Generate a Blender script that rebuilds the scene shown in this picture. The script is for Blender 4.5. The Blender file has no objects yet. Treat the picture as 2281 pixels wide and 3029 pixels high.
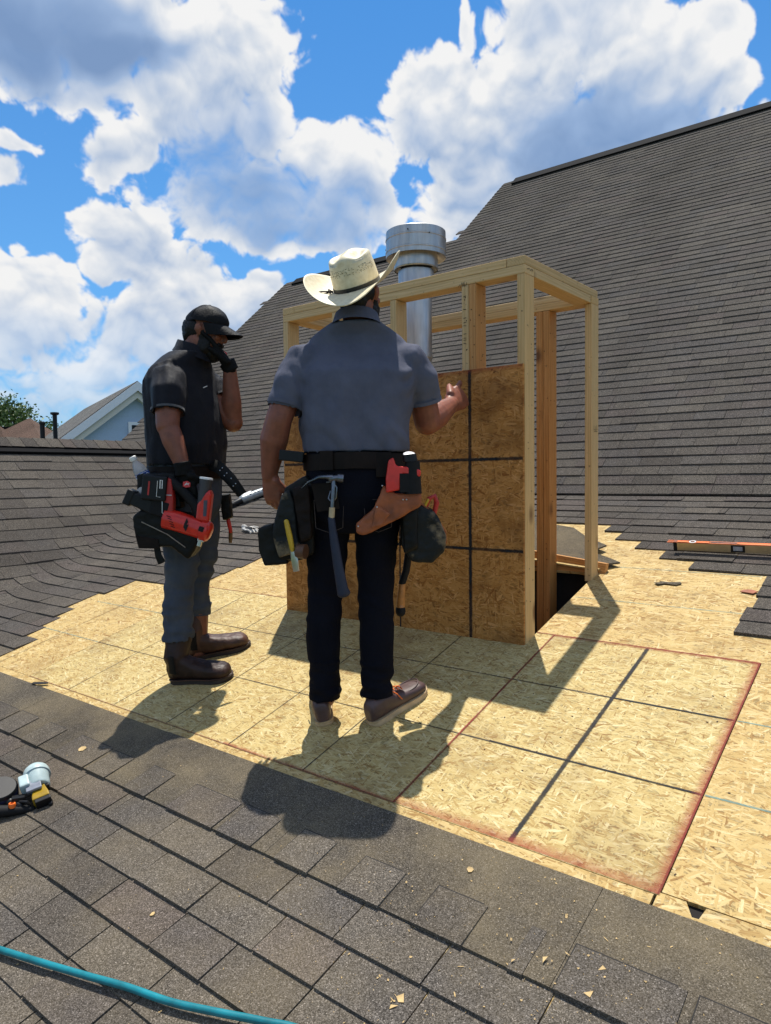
import bpy, math, random
import numpy as np
from mathutils import Vector, Matrix, noise as mnoise
random.seed(11)
I=0.0254                      # everything below is in inches
scene=bpy.context.scene
COL=scene.collection
PITCH=0.271                   # low roof rise per run
# ------------------------------------------------------------------ camera
CAM=Vector((56.806,-110.151,29.436)); YAW,TILT,ROLL=-0.6708,-0.051,-0.0131
fw=Vector((math.sin(YAW)*math.cos(TILT),math.cos(YAW)*math.cos(TILT),math.sin(TILT)))
rt=Vector((math.cos(YAW),-math.sin(YAW),0)); up=rt.cross(fw)
r2=rt*math.cos(ROLL)+up*math.sin(ROLL); u2=-rt*math.sin(ROLL)+up*math.cos(ROLL)
cd=bpy.data.cameras.new('camera'); cam=bpy.data.objects.new('camera',cd); COL.objects.link(cam)
M=Matrix((r2,u2,-fw)).transposed().to_4x4(); M.translation=CAM*I; cam.matrix_world=M
cd.sensor_fit='HORIZONTAL'; cd.sensor_width=36; cd.lens=36*2104.18/2281; cd.clip_start=.05; cd.clip_end=5000
scene.camera=cam
scene.view_settings.view_transform='Standard'; scene.view_settings.look='None'
scene.view_settings.exposure=0.30; scene.view_settings.gamma=1
SUN_EL,SUN_AZ=73.0,-34.5      # azimuth from +y towards +x
sd=Vector((math.sin(math.radians(SUN_AZ))*math.cos(math.radians(SUN_EL)),math.cos(math.radians(SUN_AZ))*math.cos(math.radians(SUN_EL)),math.sin(math.radians(SUN_EL))))
sl=bpy.data.lights.new('sun','SUN'); sl.energy=5.0; sl.angle=math.radians(.55); sl.color=(1,.95,.86)
so=bpy.data.objects.new('sun',sl); COL.objects.link(so); so.rotation_euler=sd.to_track_quat('Z','Y').to_euler(); so.location=(0,0,30)
# ------------------------------------------------------------------ sky with cumulus
_rs=np.random.RandomState(7)
_TB=_rs.rand(8,256,256).astype(np.float32)
def vnoise(x,y,t):
    xi=np.floor(x).astype(np.int32);yi=np.floor(y).astype(np.int32)
    fx=(x-xi).astype(np.float32);fy=(y-yi).astype(np.float32)
    fx=fx*fx*fx*(fx*(fx*6-15)+10);fy=fy*fy*fy*(fy*(fy*6-15)+10)
    T=_TB[t%8];x0=xi&255;x1=(xi+1)&255;y0=yi&255;y1=(yi+1)&255
    a=T[y0,x0];b=T[y0,x1];c=T[y1,x0];d=T[y1,x1]
    return (a+(b-a)*fx)+((c+(d-c)*fx)-(a+(b-a)*fx))*fy
def fbm(x,y,o,s=0,g=.5):
    r=0;a=1.;tot=0
    for k in range(o):
        r=r+a*vnoise(x*2**k+17.3*k+s*31.7,y*2**k+9.1*k+s*12.9,k+s);tot+=a;a*=g
    return r/tot
def puff(x,y,t):
    xi=np.floor(x).astype(np.int32);yi=np.floor(y).astype(np.int32);m=np.full(x.shape,4.,np.float32)
    X=_TB[t%8];Y=_TB[(t+3)%8]
    for i in (-1,0,1):
        for j in (-1,0,1):
            cx=xi+i;cy=yi+j;a=cy&255;b=cx&255
            m=np.minimum(m,(cx+X[a,b]-x)**2+(cy+Y[a,b]-y)**2)
    return 1-np.minimum(m*1.3,1)
def pfbm(x,y,o,s):
    r=0;a=1.;tot=0
    for k in range(o):
        r=r+a*puff(x*1.95**k+5.3*k,y*1.95**k+3.1*k,k+s);tot+=a;a*=.56
    return r/tot
# cloud masses: azimuth from view heading (deg, right +), elevation (deg), radii (deg), weight, darkness, softness
def clouds(az,el,BL):
    wx=(fbm(az/4,el/4,3,1)-.5);wy=(fbm(az/4,el/4,3,2)-.5)
    ax=az+wx*2.6;ey=el+wy*2.6
    lay=np.zeros(az.shape,np.float32)-.6
    dark=np.zeros(az.shape,np.float32);soft=np.zeros(az.shape,np.float32)
    for (a,e,ra,re,w,dk,sf) in BL:
        d=np.sqrt(((ax-a)/ra)**2+((ey-e)/re)**2)
        v=w*(1-d)
        if w<0:
            lay=lay+w*np.clip(1.1-d,0,1);continue
        if w>0: lay=np.maximum(lay,v)+.16*np.clip(np.minimum(lay,v)+.3,0,1)
        g=np.clip(1.25-d,0,1);g=g*g*(3-2*g)
        dark=np.maximum(dark,dk*g);soft=np.maximum(soft,sf*g)
    far=np.clip((np.abs(az)-40)/12,0,1)+np.clip((el-48)/10,0,1);far=np.clip(far,0,1)
    gen=(fbm(az/16,el/10,4,3)-.58)*2.0
    lay=lay*(1-far)+gen*far
    dark=dark*(1-far)+far*np.clip(gen*1.2,0,1)*.6
    p1=.62*pfbm(ax/5.6,ey/4.6,5,5)+.38*pfbm(ax/1.9+7,ey/1.6,4,2)-.5
    fine=fbm(ax/1.3,ey/1.2,6,4,.6)-.5
    lay=lay-.42*np.clip(lay,0,9)**1.3
    den=lay*.85+(p1*1.0+fine*.50)*(1-.45*soft)-.02
    w=.20+.55*soft+.30*np.clip(.5-p1*2,0,1)*np.clip((14-el)/10,0,1)
    al=np.clip((den+.02)/w,0,1);al=al*al*(3-2*al)*(1-.28*soft)*(.62+.38*np.clip((el-2)/11,0,1))
    return den,al,dark,p1,lay,soft,fine
def shade(den,al,dark,p1,lay,soft,fine,step):
    sh=np.zeros_like(den);q=np.clip(den,0,.8);nz=p1+fine*.28
    def lift(a,s):
        t=np.empty_like(a);t[:-s]=a[s:];t[-s:]=a[-1:];return t
    for k in (1,2,3,5,7,10,14,19,25,32):
        sh+=lift(q,max(1,int(k*step)))/10   # the light comes from above
    g=(nz-lift(nz,max(1,int(step*1.5))))*1.1+(p1-lift(p1,max(1,int(step*5))))*.9
    br=.93-.52*np.clip(sh*1.5-.10,0,1)
    br+=g*.62*(1-.8*np.clip(dark,0,1))*(1-.55*soft)+p1*.30*(1-dark)
    br-=.60*dark+.06*soft
    br+=.22*np.clip(1-den/.30,0,1)*(1-dark)*(1-.5*soft)
    def blur(a,r,ax_):
        c=np.cumsum(np.pad(a,[(r+1,r) if i==ax_ else (0,0) for i in (0,1)],mode='edge'),axis=ax_,dtype=np.float64)
        n=a.shape[ax_];return ((np.take(c,np.arange(2*r+1,2*r+1+n),axis=ax_)-np.take(c,np.arange(0,n),axis=ax_))/(2*r+1)).astype(np.float32)
    r=max(1,int(step*1.1));w=np.clip(al,.02,1);num=br*w
    for _ in (0,1): num=blur(blur(num,r,0),r,1);w=blur(blur(w,r,0),r,1)
    k=np.clip(den/.25,0,1)*.62;br=br*(1-k)+num/w*k
    return np.clip(br,.12,1.0)
# az from the view heading, elevation, radii, weight, thickness, softness (degrees)
BL=[(-24.9,29.6,9.5,3.5,1,0.95,0.5),(-20.4,28.4,6.3,2,1,0.95,0.45),(-25.6,27.8,6.8,1.7,0.9,0.8,0.6),(-17.1,30.8,4.7,2.2,1,0.1,0),(-11.4,30.7,4.6,2.7,1.1,0,0),(-9.2,28.3,2.7,2.5,1.1,0,0),(-13.8,28.7,4.5,2.3,1.1,0.1,0),(-11.8,26.7,1.6,1.5,0.9,0,0),(-17.3,26.3,3.7,1.3,0.7,0,0),(-18.8,23.5,1.8,1.1,0.7,0,0),(-16.7,24.9,2.5,1.5,0.7,0,0),(-25.7,26.5,4.6,1.3,0.7,0.2,0.3),(-20.8,22.1,1,1.1,0.5,0,0),(-23,25.9,3.8,1,0.6,0.2,0.3),(-12.6,23.5,4.2,3.1,0.7,0.3,0.8),(-9.5,21,7.9,2.9,0.8,0.38,0.8),(-4.8,24.4,2.4,1.7,1.1,0,0),(-2.7,22.5,3.1,2.4,1.1,0,0),(0.4,20.2,2,1.6,1,0,0),(-4.5,20.3,5.5,2.5,0.9,0.36,0.7),(-9.4,25.7,2.5,1.7,0.9,0.2,0.5),(-6.7,18.9,7.3,1.3,0.6,0.42,0.7),(-2,18.6,3.3,1.1,0.6,0.2,0.5),(2.1,27.6,2.3,2.4,1.1,0,0),(5,28,3.9,2.1,1.1,0,0),(10,27.7,5.2,2.4,1.1,0,0),(11.4,31,2.6,2.2,1.1,0,0),(15.2,31,5.5,2.2,1.1,0.2,0.2),(19.5,28.1,4.7,2.5,1.1,0,0),(23.2,27.5,3,2.7,1.1,0,0),(25.9,25.2,1.4,1.4,1.1,0,0),(17.2,24.2,7.9,2.7,1.1,0.6,0.55),(21.7,24.1,4,2.2,1,0.35,0.5),(8.2,24.4,5.3,2.6,1.1,0.12,0),(5.9,21,3.2,2.6,1,0,0),(2.8,25.3,2.9,2,1,0.15,0.2),(10.7,21.3,5.2,2.4,1.1,0.25,0.2),(14.5,22.7,6,2.3,1.1,0.6,0.5),(6.7,18.7,2.2,1.3,0.8,0,0),(6.6,31.5,0.3,0.8,0.42,0,0),(7,30.6,0.4,0.6,0.35,0,0),(-20.6,18.5,2.1,1.3,1,0,0),(-17.7,19.2,1.3,1.2,1.1,0,0),(-18.9,17.3,3,1.8,1.1,0.2,0),(-17.6,15.8,3.4,1.7,1,0.05,0),(-15.6,14.6,3.8,2.1,1,0,0),(-12.6,13.4,3.5,1.8,1,0,0),(-9.2,14.4,2,1.3,1,0,0),(-21,15.5,1.6,1.1,0.9,0,0),(-26.3,13.5,3,1.8,0.9,0,0),(-24.2,14.6,1.2,1.2,0.9,0,0),(-26.6,10,4.9,2.2,0.62,0.05,0.2),(-20.1,10.4,4,2.3,0.62,0,0.2),(-14.7,10.3,5.6,2.9,0.85,0,0),(-24.6,6.9,7.7,1.6,0.42,0.05,0.5),(-17.2,7.2,7.7,2.1,0.5,0,0.5),(-25.6,4.9,8.3,1.3,0.36,0,0.6),(-9.8,11.8,2.9,1.7,0.7,0,0.2),(-27.1,22.2,1.2,0.4,0.42,0,0),(-27.6,20.5,1.2,0.7,0.5,0,0),(-26.4,15.9,0.6,0.4,0.35,0,0),(-11,17.9,0.4,0.4,0.35,0,0)]
def cloud_image(name,a0,a1,e0,e1,step):
    A=np.arange(a0,a1,step,dtype=np.float32);E=np.arange(e0,e1,step,dtype=np.float32)
    az,el=np.meshgrid(A,E);c=clouds(az,el,BL);b=shade(*c,step=.3/step)
    im=bpy.data.images.new(name,len(A),len(E),alpha=True,float_buffer=False);im.colorspace_settings.name='Non-Color'
    px=np.ones((len(E),len(A),4),np.float32);px[...,0]=c[1];px[...,1]=b;px[...,2]=0
    im.pixels.foreach_set(px.ravel());im.update();im.pack();return im
near=cloud_image('cloud_field',-46,46,-2,62,.06); wide=cloud_image('cloud_dome',-180,180,-2,90,.3)
W=bpy.data.worlds.new('World');scene.world=W;W.use_nodes=True;nt=W.node_tree;nt.nodes.clear()
def N(t,tp,**k):
    n=t.nodes.new(tp)
    for a,b in k.items():
        setattr(n,a,b)
    return n
def L(t,a,b): t.links.new(a,b)
def mth(t,op,a,b=None,c=None,clamp=False):
    n=t.nodes.new('ShaderNodeMath');n.operation=op;n.use_clamp=clamp
    for i,v in enumerate((a,b,c)):
        if v is None: continue
        if isinstance(v,(int,float)): n.inputs[i].default_value=v
        else: t.links.new(v,n.inputs[i])
    return n.outputs[0]
def mixc(t,f,a,b,mode='MIX'):
    n=t.nodes.new('ShaderNodeMix');n.data_type='RGBA';n.blend_type=mode;n.clamp_factor=True
    for s,v in (('Factor',f),('A',a),('B',b)):
        i=[x for x in n.inputs if x.name==s and x.type==('VALUE' if s=='Factor' else 'RGBA')][0]
        if isinstance(v,(int,float)): i.default_value=v
        elif isinstance(v,tuple): i.default_value=v if len(v)==4 else v+(1,)
        else: t.links.new(v,i)
    return [o for o in n.outputs if o.type=='RGBA'][0]
def ramp(t,f,stops,interp='LINEAR'):
    n=t.nodes.new('ShaderNodeValToRGB');n.color_ramp.interpolation=interp;e=n.color_ramp.elements
    while len(e)<len(stops): e.new(.5)
    for q,(p,c) in zip(e,stops):
        q.position=p;q.color=(c,c,c,1) if isinstance(c,(int,float)) else tuple(c)+(1,)
    if f is not None: t.links.new(f,n.inputs[0])
    return n.outputs[0]
def sky_nodes():
    tc=N(nt,'ShaderNodeTexCoord');sp=N(nt,'ShaderNodeSeparateXYZ');L(nt,tc.outputs['Generated'],sp.inputs[0])
    x,y,z=sp.outputs
    a=mth(nt,'ADD',mth(nt,'MULTIPLY',x,rt.x),mth(nt,'MULTIPLY',y,rt.y))
    f=mth(nt,'ADD',mth(nt,'MULTIPLY',x,math.sin(YAW)),mth(nt,'MULTIPLY',y,math.cos(YAW)))
    az=mth(nt,'MULTIPLY',mth(nt,'ARCTAN2',a,f),180/math.pi);el=mth(nt,'MULTIPLY',mth(nt,'ARCSINE',z),180/math.pi)
    def tex(im,a0,a1,e0,e1):
        u=mth(nt,'DIVIDE',mth(nt,'SUBTRACT',az,a0),a1-a0);v=mth(nt,'DIVIDE',mth(nt,'SUBTRACT',el,e0),e1-e0)
        cb=N(nt,'ShaderNodeCombineXYZ');L(nt,u,cb.inputs[0]);L(nt,v,cb.inputs[1])
        ti=N(nt,'ShaderNodeTexImage',image=im,interpolation='Cubic',extension='EXTEND');L(nt,cb.outputs[0],ti.inputs[0]);return ti.outputs[0]
    tn=tex(near,-46,46,-2,62);tw=tex(wide,-180,180,-2,90)
    k=mth(nt,'MULTIPLY',mth(nt,'SUBTRACT',45,mth(nt,'ABSOLUTE',az),clamp=True),mth(nt,'SUBTRACT',60,el,clamp=True))
    s=N(nt,'ShaderNodeSeparateColor');L(nt,mixc(nt,k,tw,tn),s.inputs[0])
    al=mth(nt,'MULTIPLY',s.outputs[0],mth(nt,'MULTIPLY_ADD',el,.6,1.0,clamp=True));br=s.outputs[1]
    ns=N(nt,'ShaderNodeTexSky',sky_type='NISHITA',sun_disc=False,sun_elevation=math.radians(SUN_EL),sun_rotation=math.radians(SUN_AZ),altitude=100,air_density=1.0,dust_density=.6,ozone_density=1.4)
    base=mixc(nt,1.0,ns.outputs[0],(SKYT),'MULTIPLY')
    # hazier towards the horizon
    hz=ramp(nt,mth(nt,'DIVIDE',el,40,clamp=True),[(0,.55),(.3,.28),(1,0)])
    base=mixc(nt,hz,base,(HAZEC))
    cl=ramp(nt,br,[(0,(.20*CM,.31*CM,.53*CM)),(.45,(.42*CM,.56*CM,.80*CM)),(.78,(.80*CM,.86*CM,.95*CM)),(1,(1.06*CM,1.06*CM,1.06*CM))])
    o=mixc(nt,al,base,cl)
    bg=N(nt,'ShaderNodeBackground');bg.inputs[1].default_value=SKYS;L(nt,o,bg.inputs[0])
    wo=N(nt,'ShaderNodeOutputWorld');L(nt,bg.outputs[0],wo.inputs[0])
SKYS=.069; CM=10.0; SKYT=(.40,1.16,1.80); HAZEC=(3.6,6.6,9.6)
sky_nodes()
W.cycles.sampling_method='MANUAL';W.cycles.sample_map_resolution=1024
# ------------------------------------------------------------------ mesh helpers (inches in, metres out)
class MB:
    def __init__(s): s.v=[];s.f=[];s.t=[];s.m=[];s.mi=0;s.tone=.5
    def add(s,vs,fs):
        b=len(s.v);s.v+= [tuple(v) for v in vs]
        for f in fs: s.f.append(tuple(b+i for i in f));s.t.append(s.tone);s.m.append(s.mi)
        return b
    def box(s,c,d,R=None,bev=0):
        x,y,z=[q/2 for q in d];P=[Vector((a*x,b*y,e*z)) for e in (-1,1) for b in (-1,1) for a in (-1,1)]
        c=Vector(c)
        P=[c+(R@p if R else p) for p in P]
        s.add(P,[(0,2,3,1),(4,5,7,6),(0,1,5,4),(2,6,7,3),(0,4,6,2),(1,3,7,5)])
    def loft(s,rings,cap=(True,True)):
        n=len(rings[0]);b=s.add([p for r in rings for p in r],[])
        for i in range(len(rings)-1):
            for j in range(n):
                k=(j+1)%n;s.f.append((b+i*n+j,b+i*n+k,b+(i+1)*n+k,b+(i+1)*n+j));s.t.append(s.tone);s.m.append(s.mi)
        if cap[0]: s.f.append(tuple(b+j for j in reversed(range(n))));s.t.append(s.tone);s.m.append(s.mi)
        if cap[1]: s.f.append(tuple(b+(len(rings)-1)*n+j for j in range(n)));s.t.append(s.tone);s.m.append(s.mi)
    def tube(s,pts,rad,n=12,cap=(True,True),round=True,side=None):
        """tapered tube through pts; rad a number or (ra,rb) per point; side fixes the ra axis"""
        P=[Vector(p) for p in pts];R=[(r,r) if isinstance(r,(int,float)) else r for r in (rad if isinstance(rad,(list,tuple)) else [rad]*len(P))]
        T=[]
        for i in range(len(P)):
            a=P[max(0,i-1)];b=P[min(len(P)-1,i+1)];T.append((b-a).normalized())
        u=Vector(side) if side else (Vector((0,0,1)) if abs(T[0].z)<.9 else Vector((1,0,0)))
        rings=[];
        def ring(p,t,ra,rb):
            nonlocal u
            x=(u-t*u.dot(t)).normalized();u=x;y=t.cross(x)
            return [p+x*ra*math.cos(2*math.pi*j/n)+y*rb*math.sin(2*math.pi*j/n) for j in range(n)]
        if round and cap[0]:
            for k in (.98,.75,.4):
                h=math.sqrt(max(0,1-k*k));m=min(R[0]);rings.append(ring(P[0]-T[0]*m*k,T[0],R[0][0]*h,R[0][1]*h))
        for p,t,(ra,rb) in zip(P,T,R): rings.append(ring(p,t,ra,rb))
        if round and cap[1]:
            for k in (.4,.75,.98):
                h=math.sqrt(max(0,1-k*k));m=min(R[-1]);rings.append(ring(P[-1]+T[-1]*m*k,T[-1],R[-1][0]*h,R[-1][1]*h))
        s.loft(rings,cap)
    def lathe(s,prof,c=(0,0,0),R=None,n=28,cap=(True,True)):
        c=Vector(c);rings=[]
        for r,z in prof:
            q=[Vector((r*math.cos(2*math.pi*j/n),r*math.sin(2*math.pi*j/n),z)) for j in range(n)]
            rings.append([c+(R@p if R else p) for p in q])
        s.loft(rings,cap)
    def ell(s,c,r,R=None,n=16):
        c=Vector(c);rings=[]
        for i in range(1,n):
            a=math.pi*i/n-math.pi/2
            q=[Vector((r[0]*math.cos(a)*math.cos(2*math.pi*j/n),r[1]*math.cos(a)*math.sin(2*math.pi*j/n),r[2]*math.sin(a))) for j in range(n)]
            rings.append([c+(R@p if R else p) for p in q])
        s.loft(rings)
    def poly(s,pts,z0,z1,zf=None):
        """extruded outline pts (counter-clockwise) between z0 and z1"""
        n=len(pts);f=zf or (lambda x,y:0)
        b=s.add([(x,y,z0+f(x,y)) for x,y in pts]+[(x,y,z1+f(x,y)) for x,y in pts],[])
        for fc in [tuple(reversed(range(n))),tuple(range(n,2*n))]+[(j,(j+1)%n,n+(j+1)%n,n+j) for j in range(n)]:
            s.f.append(tuple(b+i for i in fc));s.t.append(s.tone);s.m.append(s.mi)
    def mesh(s,name):
        me=bpy.data.meshes.new(name);me.from_pydata([(a*I,b*I,c*I) for a,b,c in s.v],[],s.f)
        at=me.attributes.new('tone','FLOAT','FACE');at.data.foreach_set('value',s.t)
        me.polygons.foreach_set('material_index',s.m);me.update();return me
def tag(o,label=None,category=None,group=None,kind=None):
    for k,v in (('label',label),('category',category),('group',group),('kind',kind)):
        if v: o[k]=v
    return o
def empty(name,loc=(0,0,0),rz=0,**k):
    o=bpy.data.objects.new(name,None);COL.objects.link(o);o.location=Vector(loc)*I;o.rotation_euler=(0,0,rz);o.empty_display_size=.1
    return tag(o,**k)
def link(name,mb,mat,parent=None,smooth=False,loc=None,rot=None,bevel=0,sub=0,**k):
    me=mb if isinstance(mb,bpy.types.Mesh) else mb.mesh(name)
    if not me.materials:
        for m in (mat if isinstance(mat,(list,tuple)) else [mat]): me.materials.append(m)
    o=bpy.data.objects.new(name,me);COL.objects.link(o);o.parent=parent
    if loc is not None:o.location=Vector(loc)*I
    if rot is not None:o.rotation_euler=rot
    if smooth:
        me.polygons.foreach_set('use_smooth',[True]*len(me.polygons))
        if smooth!=True: me.set_sharp_from_angle(angle=math.radians(smooth))
    if bevel:
        b=o.modifiers.new('bevel','BEVEL');b.width=bevel*I;b.segments=2;b.limit_method='ANGLE';b.angle_limit=math.radians(40)
    if sub:
        b=o.modifiers.new('sub','SUBSURF');b.levels=sub;b.render_levels=sub
    return tag(o,**k)
def Rz(a): return Matrix.Rotation(a,3,'Z')
def Rx(a): return Matrix.Rotation(a,3,'X')
def Ry(a): return Matrix.Rotation(a,3,'Y')
def axes(x,z):
    """rotation whose local z runs along z and local x near x"""
    z=Vector(z).normalized();x=Vector(x);x=(x-z*x.dot(z)).normalized();return Matrix((x,z.cross(x),z)).transposed()
# ------------------------------------------------------------------ materials
def new(name):
    m=bpy.data.materials.new(name);m.use_nodes=True;t=m.node_tree;b=t.nodes['Principled BSDF'];return m,t,b
def bump(t,b,h,st=.3,d=.002):
    n=t.nodes.new('ShaderNodeBump');n.inputs['Strength'].default_value=st;n.inputs['Distance'].default_value=d;t.links.new(h,n.inputs['Height']);t.links.new(n.outputs[0],b.inputs['Normal'])
def objco(t,scale=(1,1,1),rand=0,rot=(0,0,0),gen='Object'):
    c=t.nodes.new('ShaderNodeTexCoord').outputs[gen];mp=t.nodes.new('ShaderNodeMapping');mp.inputs['Scale'].default_value=scale;mp.inputs['Rotation'].default_value=rot
    if rand:
        oi=t.nodes.new('ShaderNodeObjectInfo');v=t.nodes.new('ShaderNodeVectorMath');v.operation='MULTIPLY_ADD'
        cb=t.nodes.new('ShaderNodeCombineXYZ')
        for i in range(3): t.links.new(mth(t,'MULTIPLY',oi.outputs['Random'],rand*(1+i*.37)),cb.inputs[i])
        t.links.new(c,v.inputs[0]);v.inputs[1].default_value=(1,1,1);t.links.new(cb.outputs[0],v.inputs[2]);c=v.outputs[0]
    t.links.new(c,mp.inputs[0]);return mp.outputs[0]
def noise(t,co,scale,detail=4,rough=.55,dim='3D'):
    n=t.nodes.new('ShaderNodeTexNoise');n.noise_dimensions=dim;n.inputs['Scale'].default_value=scale;n.inputs['Detail'].default_value=detail;n.inputs['Roughness'].default_value=rough
    t.links.new(co,n.inputs['Vector']);return n.outputs[0]
def simple(name,col,rough=.6,metal=0,var=.25,scale=30,bmp=.15,spec=.5,coat=0,sheen=0,bd=.001):
    m,t,b=new(name);co=objco(t,rand=3);n=noise(t,co,scale,5)
    lo=tuple(c*(1-var) for c in col);hi=tuple(min(1,c*(1+var)) for c in col)
    t.links.new(ramp(t,n,[(.3,lo),(.7,hi)]),b.inputs['Base Color']);b.inputs['Roughness'].default_value=rough;b.inputs['Metallic'].default_value=metal
    b.inputs['Specular IOR Level'].default_value=spec
    if coat:b.inputs['Coat Weight'].default_value=coat
    if sheen:b.inputs['Sheen Weight'].default_value=sheen;b.inputs['Sheen Roughness'].default_value=.4
    if bmp: bump(t,b,noise(t,co,scale*4,3),bmp,bd)
    return m
def shingle_mat(name,cols,dust=0):
    m,t,b=new(name);co=objco(t,gen='Object')
    at=t.nodes.new('ShaderNodeAttribute');at.attribute_name='tone';tn=at.outputs['Fac']
    base=ramp(t,tn,[(i/(len(cols)-1),c) for i,c in enumerate(cols)])
    stn=noise(t,objco(t,scale=(1,.35,.35)),.9,4,.6);blot=noise(t,co,9,4,.6);base=mixc(t,1.0,base,ramp(t,stn,[(.3,.72),(.5,1.0),(.7,1.22)]),'MULTIPLY');base=mixc(t,mth(t,'MULTIPLY',ramp(t,blot,[(.35,0),(.7,1)]),.35),base,(.105,.088,.070))
    gr=noise(t,co,330,2,.7)
    vo=t.nodes.new('ShaderNodeTexVoronoi');vo.inputs['Scale'].default_value=420;t.links.new(co,vo.inputs['Vector'])
    sv=t.nodes.new('ShaderNodeSeparateColor');t.links.new(vo.outputs['Color'],sv.inputs[0])
    g=ramp(t,sv.outputs[0],[(0,.30),(.30,.62),(.62,1.0),(.88,1.4),(.965,1.8),(1,3.0)])
    base=mixc(t,1.0,base,g,'MULTIPLY')
    base=mixc(t,.8,base,ramp(t,gr,[(.30,.45),(.5,1.0),(.72,1.6)]),'MULTIPLY')
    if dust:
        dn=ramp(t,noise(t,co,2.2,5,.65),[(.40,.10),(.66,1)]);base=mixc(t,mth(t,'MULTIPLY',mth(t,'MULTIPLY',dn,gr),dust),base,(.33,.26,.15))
    t.links.new(base,b.inputs['Base Color']);b.inputs['Roughness'].default_value=.92;b.inputs['Specular IOR Level'].default_value=.08;b.inputs['Diffuse Roughness'].default_value=.45
    bump(t,b,mth(t,'ADD',gr,mth(t,'MULTIPLY',sv.outputs[1],.6)),.55,.0016)
    return m
SH_COLS=[(.088,.077,.067),(.111,.097,.083),(.129,.112,.093),(.101,.091,.083),(.118,.097,.085)]
M_SH=shingle_mat('asphalt_shingle',SH_COLS)
M_SHD=shingle_mat('asphalt_shingle_dusty_brightened',SH_COLS,.42)  # sawdust tan that also carries the foreground's sunlit brightness in its colour
M_HEAD=shingle_mat('shingle_headlap',[(.092,.080,.066),(.120,.104,.082)],.7)
M_BASE=simple('asphalt_underlay',(.02,.018,.016),.95)
def osb_mat(name,warm=1.0,dirt=.5,tint=(1,1,1),sc=1.45):
    m,t,b=new(name);co0=objco(t,rand=40)
    wob=N(t,'ShaderNodeTexNoise');wob.inputs['Scale'].default_value=9;wob.inputs['Detail'].default_value=2;L(t,co0,wob.inputs['Vector'])
    wv=N(t,'ShaderNodeVectorMath',operation='MULTIPLY_ADD');L(t,wob.outputs[1],wv.inputs[0]);wv.inputs[1].default_value=(.016,.016,0);L(t,co0,wv.inputs[2])
    best=None
    for i,(ang,lx,ly) in enumerate(((6,.10,.014),(-19,.085,.016),(33,.07,.012),(-55,.06,.013),(84,.065,.010),(17,.045,.007),(-8,.05,.006))):
        mp=N(t,'ShaderNodeMapping');mp.inputs['Rotation'].default_value=(0,0,math.radians(ang));L(t,wv.outputs[0],mp.inputs[0])
        m2=N(t,'ShaderNodeMapping');m2.inputs['Scale'].default_value=(sc/lx,sc/ly,0);m2.inputs['Location'].default_value=(i*7.3,i*3.1,0);L(t,mp.outputs[0],m2.inputs[0])
        v=N(t,'ShaderNodeTexVoronoi',voronoi_dimensions='2D');v.inputs['Scale'].default_value=1;L(t,m2.outputs[0],v.inputs['Vector'])
        s=N(t,'ShaderNodeSeparateColor');L(t,v.outputs['Color'],s.inputs[0])
        m3=N(t,'ShaderNodeMapping');m3.inputs['Scale'].default_value=(18,320,0);L(t,mp.outputs[0],m3.inputs[0])
        gr=noise(t,m3.outputs[0],1,2,.5,'2D')
        d=ramp(t,v.outputs['Distance'],[(.35,1),(.75,.0)])
        pr=mth(t,'SUBTRACT',s.outputs[0],mth(t,'MULTIPLY',mth(t,'SUBTRACT',1,d),.5));val=mth(t,'MULTIPLY_ADD',mth(t,'SUBTRACT',gr,.5),.40,s.outputs[1])
        if best is None: best=(pr,val)
        else:
            k=mth(t,'GREATER_THAN',pr,best[0]);mx=mth(t,'MAXIMUM',pr,best[0])
            nv=mth(t,'ADD',mth(t,'MULTIPLY',val,k),mth(t,'MULTIPLY',best[1],mth(t,'SUBTRACT',1,k)));best=(mx,nv)
    val=best[1]
    W_=warm
    col=ramp(t,val,[(0,(.25,.15*W_,.05*W_)),(.10,(.36,.25*W_,.092*W_)),(.30,(.44,.335*W_,.140*W_)),(.62,(.485,.385*W_,.175*W_)),(.88,(.53,.435*W_,.22*W_)),(.97,(.575,.485*W_,.27*W_)),(1,(.61,.53*W_,.32*W_))])
    cr=ramp(t,best[0],[(.50,.35),(.66,1)]);col=mixc(t,.55,col,cr,'MULTIPLY')
    speck=ramp(t,noise(t,co0,120,4,.75),[(.30,.10),(.40,1)]);col=mixc(t,.8,col,speck,'MULTIPLY')
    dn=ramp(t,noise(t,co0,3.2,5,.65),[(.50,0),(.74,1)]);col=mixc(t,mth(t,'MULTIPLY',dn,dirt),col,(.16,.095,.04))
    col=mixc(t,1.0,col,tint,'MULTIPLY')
    t.links.new(col,b.inputs['Base Color']);b.inputs['Roughness'].default_value=.72;b.inputs['Specular IOR Level'].default_value=.25
    bump(t,b,mth(t,'ADD',val,mth(t,'MULTIPLY',best[0],.7)),.35,.0014)
    return m
M_OSB=osb_mat('oriented_strand_board',1.0,.6,(1.0,.965,.89));M_OSBY=osb_mat('oriented_strand_board_weathered',.93,.42,(1.0,.97,.86),1.2)
M_OSBW=osb_mat('oriented_strand_board_wall',.86,.9,(1.06,.72,.42),1.2)
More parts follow.
